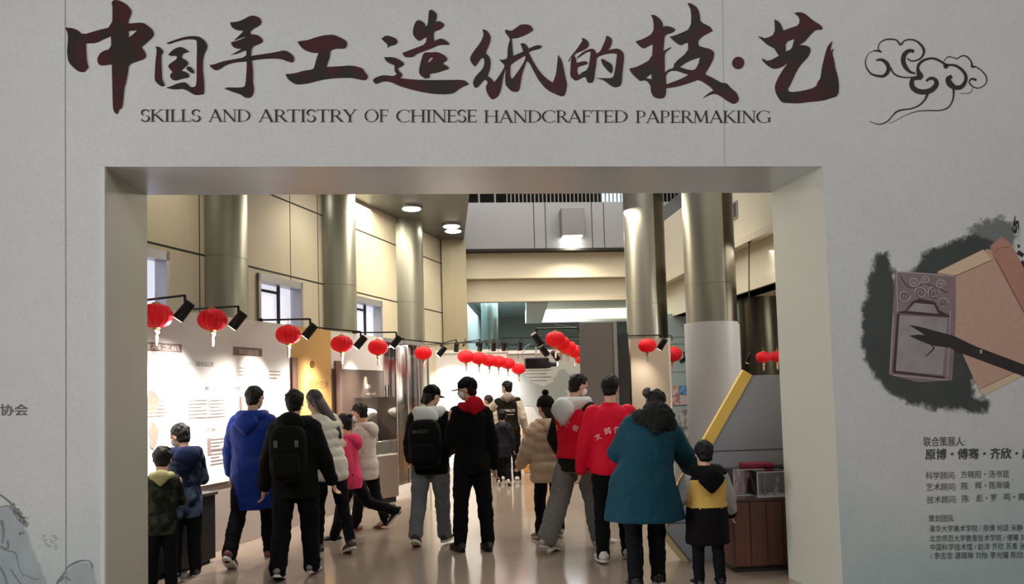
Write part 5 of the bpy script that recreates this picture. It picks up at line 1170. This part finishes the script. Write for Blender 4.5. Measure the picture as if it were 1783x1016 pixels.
def trousers(F_, root, m, thigh=.060, knee=.046, hem=.040, name='trousers', vox=.011, short=.0, low=.0, sag=0):
    k = F_.k; mb = MB(); torso(mb, F_, .455, .60, .004, n=8)
    for sd, sg in (('L', -1), ('R', 1)):
        hip, kn, an, ft = F_.leg[sd]; d2 = (an-kn).normalized(); end = an+d2*(.012*k-short*k)
        limb(mb, [hip+Vector((0, 0, .02*k)), hip.lerp(kn, .5)+Vector((0, -.004*k, 0)), kn, kn.lerp(end, .5)+Vector((0, -.004*k, 0)), end], [thigh*k*1.03, thigh*k*.95, knee*k, (knee+hem)/2*k*1.02, hem*k], n=5, seg=16)
        if sag:
            for j in range(3):
                c_ = an-d2*(.02+.022*j)*k; mb.tube([c_-d2*.008*k, c_+d2*.008*k], [(hem+.008)*k]*2, seg=14, cap='round')
    return wrinkle(mb.build(name, m, root, voxel=vox, iters=2), .010*k, 9, 4.5, seed=k*7)
def shoes(F_, root, m, sole=None, size=1.0, boot=False):
    k = F_.k*size; sole = sole or M_sole
    for sd, sg in (('L', -1), ('R', 1)):
        hip, kn, an, ft = F_.leg[sd]; M = Matrix.Rotation(R(-ft), 3, 'X') @ Matrix.Rotation(R(-6*sg), 3, 'Z')
        # heel-lift pivots about the ball of the foot
        def q(x, y, z): return an+M @ Vector((x*k, y*k, (z-.045)*k))
        mb = MB()
        mb.tube([q(0, -.045, .030), q(0, -.02, .032), q(0, .03, .031), q(0, .07, .025), q(0, .105, .020), q(0, .125, .018)], [(.018*k, .016*k), (.030*k, .026*k), (.031*k, .024*k), (.035*k, .018*k), (.030*k, .014*k), (.016*k, .010*k)], seg=14, right=M @ X_, cap='round')
        mb.tube([q(0, -.012, .03), q(0, -.008, .055 if not boot else .09)], [(.028*k, .034*k), (.026*k, .032*k)], seg=14, right=M @ X_)
        s_ = mb.build('shoe', m, root, voxel=.008, iters=2)
        mb = MB(); n_ = 18; top, bot = [], []
        for i in range(n_):
            a = 2*PI*i/n_; y = .04+.095*math.sin(a); x = (.031+.006*max(0, math.sin(a)))*math.cos(a); top.append(q(x, y, .014)); bot.append(q(x*1.02, y, .0))
        kk = len(mb.v); mb.v += bot+top; mb.f += [tuple(range(kk+n_-1, kk-1, -1)), tuple(range(kk+n_, kk+2*n_))]+[(kk+i, kk+(i+1) % n_, kk+(i+1) % n_+n_, kk+i+n_) for i in range(n_)]; mb.m += [0]*(n_+2)
        mb.build('sole', sole, s_)
def hood_down(F_, root, m, size=1.0, name='hood', drop=.05, vox=.010):
    k = F_.k*size; b = F_.neck; up, fw, rt = F_.up, F_.fw, F_.rt; mb = MB()
    pts, rad = [], []
    for i in range(15):
        a = -PI*.5+ (2*PI*.0) + (PI*1.0)*(i/14)*2-PI*.5
        a = R(-130)+R(260)*i/14            # horseshoe from right front round the nape to left front
        x, y = math.sin(a)*.062*k, -math.cos(a)*.058*k
        w_ = math.cos(a/1.5); pts.append(b+rt*x+fw*y+up*(.010-.020*max(0, w_))*k); rad.append((.018+.020*max(0, w_))*k)
    mb.tube(pts, rad, seg=12, cap='round')
    mb.ell(b-fw*.085*k-up*(.015+drop*.6)*k, (.066*k, .034*k, .062*k), Matrix((rt, fw, up)).transposed(), fn=lambda p: Vector((p.x*(1 if p.z > 0 else max(.35, 1+p.z/(.09*k))), p.y, p.z)))
    return mb.build(name, m, root, voxel=vox, iters=2)
def cap_(F_, root, m, yaw_bill=0, brim=True, beanie=False, name='cap'):
    hp = head_pt(F_); e = F_.e; mb = MB()
    def fn(p): return Vector((p.x*.88, p.y*.88, max(p.z, -.12*e))) if p.z < -.10*e else p
    zc = .16 if not beanie else .17; rr = (.405*e, .475*e, .41*e) if not beanie else (.42*e, .48*e, .45*e)
    mb.ell(hp(0, -.05, zc), rr, F_.HM, seg=26, rings=16, fn=fn)
    if beanie: mb.tube([hp(0, -.05, .02), hp(0, -.05, .12)], [(.43*e, .49*e), (.44*e, .50*e)], seg=24, right=F_.HM @ X_)
    o = mb.build(name, m, root, voxel=.009, iters=2)
    if brim:
        q = MB(); n_ = 14; tp, bt = [], []
        for i in range(n_+1):
            a = PI*i/n_; x, y = .27*math.cos(a), .34+.40*math.sin(a); zz = .10-.05*abs(math.cos(a))-.06*math.sin(a); tp.append(hp(x, y, zz+.02)); bt.append(hp(x, y, zz-.02))
        k0 = len(q.v); q.v += tp+bt; m_ = n_+1; q.f += [tuple(range(m_)), tuple(range(2*m_-1, m_-1, -1))]+[(i, (i+1) % m_, (i+1) % m_+m_, i+m_) for i in range(m_)]; q.m += [0]*(m_+2)
        q.build('brim', m, o)
    return o
def backpack(root, F_, m, label, w=.30, hgt=.44, d=.17, zf=.66, strap=M_blackc, detail=None):
    """worn on the back but a thing of its own"""
    k = F_.k
    c = F_.spine(zf)-F_.fw*(.075*k+d/2+.02)
    r = empty('backpack', root.matrix_basis @ c, root.rotation_euler.z, label, 'backpack')
    mb = MB()
    def fn(p):
        def s(v, a): return math.copysign(abs(v/a)**.55*a, v) if a else 0
        return Vector((s(p.x, w/2), s(p.y, d/2), s(p.z, hgt/2)))
    mb.ell((0, 0, 0), (w/2, d/2, hgt/2), None, seg=30, rings=18, fn=fn); mb.build('bag', m, r, voxel=.012, iters=3)
    mb = MB()
    def fn2(p):
        def s(v, a): return math.copysign(abs(v/a)**.5*a, v)
        return Vector((s(p.x, w*.38), s(p.y, .04), s(p.z, hgt*.2)))
    mb.ell((0, -d/2-.005, -hgt*.18), (w*.38, .04, hgt*.2), None, seg=24, rings=14, fn=fn2); mb.build('front_pocket', m, r, voxel=.010, iters=2)
    mb = MB(); mb.tube([(-.04, d*.2, hgt*.47), (-.03, d*.2, hgt*.47+.035), (.03, d*.2, hgt*.47+.035), (.04, d*.2, hgt*.47)], .008, seg=8); mb.build('top_loop', strap, r, smooth=True)
    for sg in (-1, 1):
        mb = MB(); sx_ = sg*w*.30
        pts = [Vector((sx_, d*.42, hgt*.36)), Vector((sx_, d*.5+.03, hgt*.40)), Vector((sx_*1.05, d*.5+.10, hgt*.36)), Vector((sx_*1.15, d*.5+.06, -.02)), Vector((sx_, d*.42, -hgt*.3))]
        mb.tube(pts, [(.022, .006)]*5, seg=8, right=X_); mb.build('strap', strap, r, smooth=True)
    if detail: detail(r, w, hgt, d)
    return r
def person(px, Y, yaw, label, fig, z=0):
    """px: image column of the feet, Y: distance; yaw: facing, degrees to the right of straight ahead"""
    d = ray(px, 900); x = EYE.x+d.x*Y/d.y
    r = empty('person', (x, Y, 0), -R(yaw), label, 'person'); return r
def back_text(obj, F_, body, chars, m, size, depth=.004):
    """lettering that lies on the back of a garment; chars: list of (char, x, z, size, roll)"""
    bvh = BVHTree.FromPolygons([v.co for v in obj.data.vertices], [tuple(p.vertices) for p in obj.data.polygons])
    mb = MB()
    for ch, x, z, sz, rl in chars:
        vs, fs = text_verts(ch, fit_h=sz, bold=.02); cx = max(v.x for v in vs)/2; cy = sz/2; out = []
        for v in vs:
            a = Vector((v.x-cx, v.y-cy)); a = Vector((a.x*math.cos(R(rl))-a.y*math.sin(R(rl)), a.x*math.sin(R(rl))+a.y*math.cos(R(rl))))
            o_ = F_.spine(.7)+F_.rt*(x+a.x)+F_.up*(z+a.y)-F_.fw*.6
            hit = bvh.ray_cast(o_, F_.fw)
            out.append((hit[0] if hit[0] is not None else o_+F_.fw*.5)-F_.fw*depth)
        mb.add(out, fs)
    return mb.build(body, m, obj)
def back_patch(obj, F_, name, m, x0, x1, z0, z1, depth=.004, n=10):
    bvh = BVHTree.FromPolygons([v.co for v in obj.data.vertices], [tuple(p.vertices) for p in obj.data.polygons]); mb = MB(); g = []
    for j in range(n+1):
        for i in range(n+1):
            o_ = F_.spine(.7)+F_.rt*(x0+(x1-x0)*i/n)+F_.up*(z0+(z1-z0)*j/n)-F_.fw*.6; hit = bvh.ray_cast(o_, F_.fw)
            g.append((hit[0] if hit[0] is not None else o_+F_.fw*.5)-F_.fw*depth)
    mb.add(g, [(j*(n+1)+i, j*(n+1)+i+1, (j+1)*(n+1)+i+1, (j+1)*(n+1)+i) for j in range(n) for i in range(n)]); return mb.build(name, m, obj, smooth=True)
VB = .0075
# ---- 1 small child in green camouflage at the left jamb
M_camog = cloth('green_camouflage', rgb(17, 20, 15), col2=rgb(50, 54, 42), scale=11)
F1 = Fig(1.20, 1.28, lean=8, hpitch=10, arms={'L': (25, 8, 50, 10), 'R': (25, 6, 50, 10)})
p = person(281, 6.78, -14, 'person, small child in dark green camouflage jacket, nearest the left jamb', F1)
make_body(F1, p, VB); hair_short(F1, p); jacket(F1, p, M_camog, hem=.42, pad=.020, sleeve=.044); trousers(F1, p, M_darkp); shoes(F1, p, M_shoeb)
hood_down(F1, p, cloth('pale_hood_lining', rgb(160, 156, 112)), 1.0, drop=.01)
# ---- 2 boy in navy camouflage, head in profile
M_camon = cloth('navy_camouflage', rgb(16, 24, 46), col2=rgb(84, 98, 122), scale=9)
F2 = Fig(1.37, 1.18, lean=4, hyaw=-38, hpitch=14, arms={'L': (30, 8, 60, 20), 'R': (20, 8, 70, 10)})
p = person(322, 7.35, -28, 'person, boy with face mask in navy camouflage hooded jacket, looking down left', F2)
make_body(F2, p, VB); hair_short(F2, p); face_mask(F2, p); jacket(F2, p, M_camon, hem=.40, pad=.024, sleeve=.046); trousers(F2, p, M_darkp); shoes(F2, p, M_shoeb)
hood_down(F2, p, cloth('navy_hood', rgb(18, 28, 56)), 1.35, drop=.03)
# ---- 3 person in blue coat
M_blue = cloth('royal_blue_nylon', rgb(24, 50, 130), rough=.5, bump=.3, bscale=9)
F3 = Fig(1.66, 1.0, wide=1.08, hyaw=22, hpitch=6, legs={'L': (-14, 3, 12, 34), 'R': (10, 3, 6, 0)}, arms={'L': (10, 12, 18, 0), 'R': (16, 8, 30, 10)})
p = person(442, 7.75, 10, 'person in a royal blue padded coat reading the white panel', F3)
make_body(F3, p, VB); hair_short(F3, p); jacket(F3, p, M_blue, name='coat', hem=.30, pad=.030, quilt=.0035, per=.12, sleeve=.048, cuff=.036); trousers(F3, p, M_darkp); shoes(F3, p, mat('red_brown_shoe', rgb(112, 62, 62), rough=.5))
hood_down(F3, p, M_blue, 1.1)
# ---- 4 person in black with black backpack, walking away
F4 = Fig(1.62, 1.03, wide=1.12, hyaw=-6, legs={'L': (-8, 2, 10, 16), 'R': (12, 2, 10, 0)}, arms={'L': (-4, 10, 12, 0), 'R': (8, 12, 16, 0)})
p = person(515, 7.15, 4, 'person all in black with a black backpack, walking right of the blue coat', F4)
make_body(F4, p, VB); hair_short(F4, p); jacket(F4, p, cloth('black_jacket', rgb(13, 15, 15)), hem=.42, pad=.026, sleeve=.048, cuff=.036); trousers(F4, p, M_blackc, thigh=.064, knee=.052, hem=.046); shoes(F4, p, mat('grey_shoe', rgb(120, 120, 118), rough=.5))
hood_down(F4, p, cloth('black_hood', rgb(13, 15, 15)), 1.2, drop=.0)
def refl(r, w, h_, d):
    for sg in (-1, 1):
        mb = MB(); mb.box(sg*w*.28-.016, sg*w*.28+.016, -.004, .0, h_*.12, h_*.24); o = mb.build('reflector', mat('reflector_grey', rgb(92, 92, 90), rough=.4) if 'reflector_grey' not in bpy.data.materials else bpy.data.materials['reflector_grey'], r); o.location = (0, -d/2*1.0-.002, 0)
backpack(p, F4, cloth('black_pack', rgb(15, 16, 16)), 'black backpack with two grey reflectors on the back of the person in black', .32, .50, .15, .67, detail=refl)
# ---- 5 long haired woman in ivory puffer
M_ivp = cloth('ivory_puffer', rgb(214, 208, 192), rough=.6)
F5 = Fig(1.66, 1.0, lean=10, side=-8, hyaw=-14, hpitch=8, legs={'L': (4, 2, 4, 0), 'R': (-16, 3, 8, 18)}, arms={'L': (24, 8, 40, 10), 'R': (14, 8, 26, 8)})
p = person(573, 8.2, -30, 'person with long dark hair in an ivory puffer jacket at the gold panel', F5)
make_body(F5, p, VB); jacket(F5, p, M_ivp, name='puffer_jacket', hem=.44, pad=.026, quilt=.012, per=.10, sleeve=.048, cuff=.034); trousers(F5, p, M_darkp, thigh=.054, knee=.038, hem=.030); shoes(F5, p, mat('ochre_black_shoe', rgb(92, 76, 48), rough=.6, col2=rgb(30, 28, 26), scale=30))
hair_short(F5, p, M_hairb)
hp = head_pt(F5); e = F5.e; mb = MB(); rb = F5.HM @ X_
mb.tube([hp(.0, -.22, .15), hp(.08, -.42, -.25), hp(.34, -.62, -.85), hp(.62, -.78, -1.55), hp(.74, -.82, -1.95)], [(.36*e, .22*e), (.36*e, .18*e), (.30*e, .13*e), (.22*e, .09*e), (.08*e, .05*e)], seg=16, right=rb, cap='round')
mb.build('long_hair', M_hairb, p, voxel=.010, iters=2)
# ---- 6 girl in pink, striding left
M_pinkc = cloth('pink_fleece', rgb(214, 66, 104), rough=.9)
F6 = Fig(1.40, 1.16, lean=6, hpitch=6, legs={'L': (18, 2, 4, 0), 'R': (-30, 2, 42, 48)}, arms={'L': (-14, 6, 20, 0), 'R': (24, 6, 60, 0)})
p = person(613, 8.85, -82, 'person, child in a pink hooded jacket and dark trousers striding left', F6)
make_body(F6, p, VB); jacket(F6, p, M_pinkc, hem=.43, pad=.018, sleeve=.042); trousers(F6, p, M_darkp); shoes(F6, p, M_shoeb, boot=True); hair_short(F6, p); hood_down(F6, p, M_pinkc, 1.05)
hp = head_pt(F6); e = F6.e; mb = MB(); mb.ell(hp(0, -.40, .38), (.15*e, .15*e, .15*e)); mb.build('hair_bun', M_hair, p, smooth=True)
# ---- 7 boy in pale jacket, profile with mask
M_pale = cloth('pale_beige_nylon', rgb(206, 196, 186), rough=.6)
F7 = Fig(1.48, 1.12, lean=3, hyaw=-4, hpitch=14, legs={'L': (10, 2, 4, 0), 'R': (-12, 2, 10, 16)}, arms={'L': (10, 8, 40, 0), 'R': (16, 8, 40, 0)})
p = person(639, 9.5, -68, 'person, boy with face mask in a pale beige jacket beside the display case', F7)
make_body(F7, p, VB); jacket(F7, p, M_pale, hem=.40, pad=.024, quilt=.006, per=.12, sleeve=.046); trousers(F7, p, M_darkp); shoes(F7, p, mat('white_red_shoe', rgb(206, 196, 190), rough=.6), mat('red_sole', rgb(150, 60, 56), rough=.6)); hair_short(F7, p); face_mask(F7, p); hood_down(F7, p, M_pale, 1.05)
# ---- 8 person with white hood, black backpack, grey jeans
M_jean = cloth('grey_denim', rgb(104, 108, 112), var=.12, scale=5)
M_whood = cloth('white_hood', rgb(206, 208, 204), rough=.85)
F8 = Fig(1.64, 1.02, wide=1.1, hyaw=40, hpitch=10, legs={'L': (-8, 4, 12, 22), 'R': (4, 3, 2, 0)}, arms={'L': (12, 10, 30, 0), 'R': (20, 6, 50, 0)})
p = person(752, 8.35, 12, 'person in black cap with pale hood, black backpack and grey jeans', F8)
make_body(F8, p, VB); hair_short(F8, p, long=.12); cap_(F8, p, cloth('black_felt', rgb(12, 11, 11)), brim=True)
jacket(F8, p, cloth('black_coat_cloth', rgb(12, 12, 13)), hem=.44, pad=.024, sleeve=.048, cuff=.036); trousers(F8, p, M_jean, thigh=.064, knee=.052, hem=.040, short=.03, sag=1); shoes(F8, p, mat('black_white_sneaker', rgb(36, 35, 36), rough=.6)); hood_down(F8, p, M_whood, 1.25, drop=.04)
def prnt(r, w, h_, d):
    vs, fs = text_verts('BEASTY', fit_w=w*.5, fit_h=.036); mb = MB(); mb.add([Vector((v.x-w*.31, 0, v.y)) for v in vs], fs); o = mb.build('lettering', mat('pack_print', rgb(92, 94, 92), rough=.6), r); o.location = (0, -d/2*.99-.003, h_*.22)
backpack(p, F8, cloth('black_rucksack', rgb(12, 12, 13)), 'bulky black backpack below a pale hood', .34, .50, .20, .64, detail=prnt)
# ---- 9 man in black coat and cap
M_bcoat = cloth('black_wool', rgb(10, 10, 11), rough=.9)
F9 = Fig(1.73, 1.0, wide=.97, hyaw=-60, hpitch=6, legs={'L': (4, 4, 2, 0), 'R': (-3, 4, 2, 0)}, arms={'L': (16, 6, 50, 20), 'R': (0, 8, 10, 0)})
p = person(824, 7.95, -14, 'person in black coat, black cap and red collar wearing a white face mask', F9)
make_body(F9, p, VB); hair_short(F9, p); cap_(F9, p, bpy.data.materials['black_felt']); face_mask(F9, p)
jacket(F9, p, M_bcoat, name='coat', hem=.45, pad=.014, sleeve=.043, cuff=.034); trousers(F9, p, M_blackc, thigh=.058, knee=.046, hem=.040, short=.02); shoes(F9, p, M_shoeb, M_shoeb)
hood_down(F9, p, cloth('red_collar', rgb(170, 18, 34)), .92, name='collar', drop=-.03)
# ---- 10 man in varsity jacket at the back
M_var = [cloth('dark_olive_wool', rgb(28, 26, 17)), cloth('cream_sleeve', rgb(214, 202, 184))]
F10 = Fig(1.76, 1.02, wide=1.1, hyaw=-58, legs={'L': (2, 3, 2, 0), 'R': (-2, 3, 2, 0)}, arms={'L': (48, 34, 62, -20), 'R': (4, 10, 14, 0)})
p = person(890, 13.9, 8, 'person in a dark jacket with cream sleeves and white lettering on the back', F10)
make_body(F10, p, .010); hair_short(F10, p); j = jacket(F10, p, M_var, hem=.47, pad=.018, sleeve=.046, paint=lambda c, F_: 1 if on_arm(c, F_, .8) else 0)
back_text(j, F10, 'lettering', [('SUPMLIO', 0, .02, .05, 0)], M_ivory, .05); back_patch(j, F10, 'print_line', M_ivory, -.06, .11, -.055, -.045)
trousers(F10, p, M_darkp); shoes(F10, p, M_shoew); hood_down(F10, p, cloth('grey_collar', rgb(150, 136, 128)), .9, drop=-.03, name='collar'); face_mask(F10, p)
# ---- 11 dark child at the back
F11 = Fig(1.24, 1.22, legs={'L': (6, 3, 2, 0), 'R': (-8, 3, 8, 24)})
p = person(879, 13.3, 6, 'person, child in a dark padded coat before the visitor with cream sleeves', F11)
M_dnavy = cloth('dark_navy_padding', rgb(34, 34, 42), rough=.6)
make_body(F11, p, .010); hair_short(F11, p); jacket(F11, p, M_dnavy, name='coat', hem=.36, pad=.030, quilt=.005, per=.08, sleeve=.048); trousers(F11, p, M_darkp); shoes(F11, p, M_shoew); hood_down(F11, p, M_dnavy, 1.0)
# ---- 12 visitor in cream at the bright panel, mostly hidden
F12 = Fig(1.52, 1.05, hyaw=-10, hpitch=8, arms={'L': (50, 10, 60, 10), 'R': (50, 10, 60, 10)})
p = person(858, 14.7, -50, 'person in a cream jacket reading the bright white panel beside the cream sleeves', F12)
make_body(F12, p, .010); hair_short(F12, p, M_hairb); jacket(F12, p, cloth('cream_padding', rgb(224, 208, 182), rough=.6), hem=.42, pad=.022, quilt=.008, per=.1, sleeve=.046); trousers(F12, p, mat('pale_trousers', rgb(170, 170, 176), rough=.8)); shoes(F12, p, M_shoew)
# ---- 13 girl with pompom hat and beige puffer
M_bei = cloth('beige_puffer', rgb(196, 170, 144), rough=.6)
M_knit = cloth('dark_knit', rgb(20, 16, 14), bump=.8, bscale=60)
F13 = Fig(1.50, 1.14, wide=1.05, hyaw=-14, legs={'L': (2, 4, 8, 6), 'R': (6, 4, 10, 0)}, arms={'L': (12, 12, 34, 10), 'R': (12, 8, 30, 10)})
p = person(957, 8.45, -18, 'person in a dark pompom hat and beige puffer jacket, left of the first red vest', F13)
make_body(F13, p, VB); hair_short(F13, p, long=.18); c_ = cap_(F13, p, M_knit, brim=False, beanie=True, name='pompom_hat')
hp = head_pt(F13); mb = MB(); mb.ell(hp(0, -.05, .72), (.17*F13.e, .17*F13.e, .16*F13.e)); mb.build('pompom', M_knit, c_, smooth=True)
jacket(F13, p, M_bei, name='puffer_jacket', hem=.40, pad=.036, quilt=.016, per=.11, sleeve=.054, cuff=.036); trousers(F13, p, M_blackc, thigh=.056, knee=.046, hem=.036, sag=1); shoes(F13, p, mat('sand_shoe', rgb(150, 132, 112), rough=.6)); hood_down(F13, p, M_bei, 1.1)
# ---- 14 volunteer in red vest, profile to the right
M_redv = cloth('red_vest', rgb(214, 16, 46), rough=.6, bump=.2, bscale=10)
M_green = cloth('dark_green_jacket', rgb(26, 29, 22))
M_vt = mat('vest_print', rgb(244, 176, 180), rough=.7)
F14 = Fig(1.76, .98, wide=1.05, hyaw=24, hpitch=14, legs={'L': (-22, 2, 6, 14), 'R': (18, 2, 8, 0)}, arms={'L': (-6, 12, 40, 20), 'R': (-4, 12, 40, 20)})
p = person(1007, 7.8, 50, 'person in red volunteer vest with white hood and face mask, walking right in grey trousers', F14)
make_body(F14, p, VB); hair_short(F14, p); face_mask(F14, p)
jacket(F14, p, M_green, hem=.46, pad=.024, sleeve=.050, cuff=.036)
v = jacket(F14, p, M_redv, name='vest', hem=.52, pad=.034, sleeves=False, collar=0, vox=.010)
back_text(v, F14, 'lettering', [('文', -.13, .00, .055, 20), ('鸽', -.05, .045, .065, 8), ('使', .035, .045, .07, -8), ('者', .12, .0, .065, -24)], M_vt, .05)
trousers(F14, p, cloth('grey_jeans', rgb(122, 121, 120), var=.1, scale=5), thigh=.068, knee=.060, hem=.058, short=.02); shoes(F14, p, mat('pale_green_shoe', rgb(190, 192, 176), rough=.6)); hood_down(F14, p, M_whood, 1.25, drop=.04)
# ---- 15 second volunteer from behind
F15 = Fig(1.70, 1.02, wide=1.08, hyaw=24, hpitch=4, legs={'L': (-6, 3, 4, 4), 'R': (6, 3, 4, 0)}, arms={'L': (4, 10, 12, 0), 'R': (20, 10, 60, 10)})
p = person(1069, 7.25, 4, 'person in a red volunteer jacket seen from behind, white shoes, beside the teal coat', F15)
make_body(F15, p, VB); hair_short(F15, p); v = jacket(F15, p, M_redv, hem=.47, pad=.030, sleeve=.050, cuff=.038, collar_r=.046)
back_text(v, F15, 'lettering', [('文', -.14, -.045, .055, 24), ('鸽', -.055, .01, .065, 8), ('使', .035, .015, .07, -6), ('者', .125, -.03, .065, -22)], M_vt, .05)
trousers(F15, p, cloth('dark_green_trousers', rgb(12, 15, 15)), thigh=.058, knee=.045, hem=.036); shoes(F15, p, M_shoew)
# ---- 16 woman in teal coat, arm round the boy
M_teal2 = cloth('teal_coat', rgb(19, 60, 74), rough=.65, bump=.3, bscale=7)
M_fur = mat('black_fur', rgb(9, 8, 8), rough=.9, bump=1, bscale=70)
F16 = Fig(1.59, 1.02, wide=1.12, lean=14, side=13, hyaw=18, hpitch=20, hroll=8, legs={'L': (-6, 1, 6, 6), 'R': (6, 1, 4, 0)}, arms={'L': (14, 22, 76, 30), 'R': (26, 26, 18, 8)})
p = person(1122, 6.22, 6, 'person in a wide teal coat with black fur hood, bending towards the small boy', F16)
make_body(F16, p, VB); hair_short(F16, p, long=.9)
hp = head_pt(F16); e = F16.e; mb = MB(); mb.ell(hp(-.34, -.22, .34), (.22*e, .22*e, .22*e)); mb.build('hair_bun', M_hairb, p, smooth=True)
mb = MB(); mb.ell(hp(-.16, -.38, .42), (.07*e, .06*e, .06*e)); mb.build('hair_clip', M_sole, p, smooth=True)
jacket(F16, p, [M_teal2], name='coat', hem=.33, pad=.034, flare=.062, sleeve=.056, cuff=.042, vox=.012)
wrinkle(hood_down(F16, p, M_fur, 1.38, name='fur_hood', drop=-.02), .02, 30, 14); trousers(F16, p, M_darkp, thigh=.058, knee=.046, hem=.038); shoes(F16, p, M_shoeb)
# ---- 17 small boy in black and mustard jacket
M_boy = [cloth('dark_plum_cloth', rgb(16, 11, 15)), cloth('mustard_cloth', rgb(196, 158, 84)), cloth('grey_sleeve', rgb(150, 146, 142))]
F17 = Fig(1.14, 1.30, wide=1.2, arms={'L': (8, 22, 24, 0), 'R': (6, 16, 16, 0)}, legs={'L': (0, 3, 2, 0), 'R': (0, 3, 2, 0)})
p = person(1231, 6.16, 0, 'person, small boy in a dark jacket with mustard band and grey sleeves, seen from behind', F17)
def boy_paint(c, F_):
    z = (c-F_.pel).dot(F_.up)/F_.k+.505
    if on_arm(c, F_, .95): return 2 if (c-F_.arm['L'][2]).length > .05 and (c-F_.arm['R'][2]).length > .05 else 0
    return 1 if .57 < z < .78 else 0
make_body(F17, p, VB); hair_short(F17, p); jacket(F17, p, M_boy, hem=.30, pad=.040, flare=.015, sleeve=.058, cuff=.044, paint=boy_paint); hood_down(F17, p, cloth('black_boy_hood', rgb(8, 8, 8)), 1.5, drop=.05); trousers(F17, p, M_darkp); shoes(F17, p, M_shoeb)
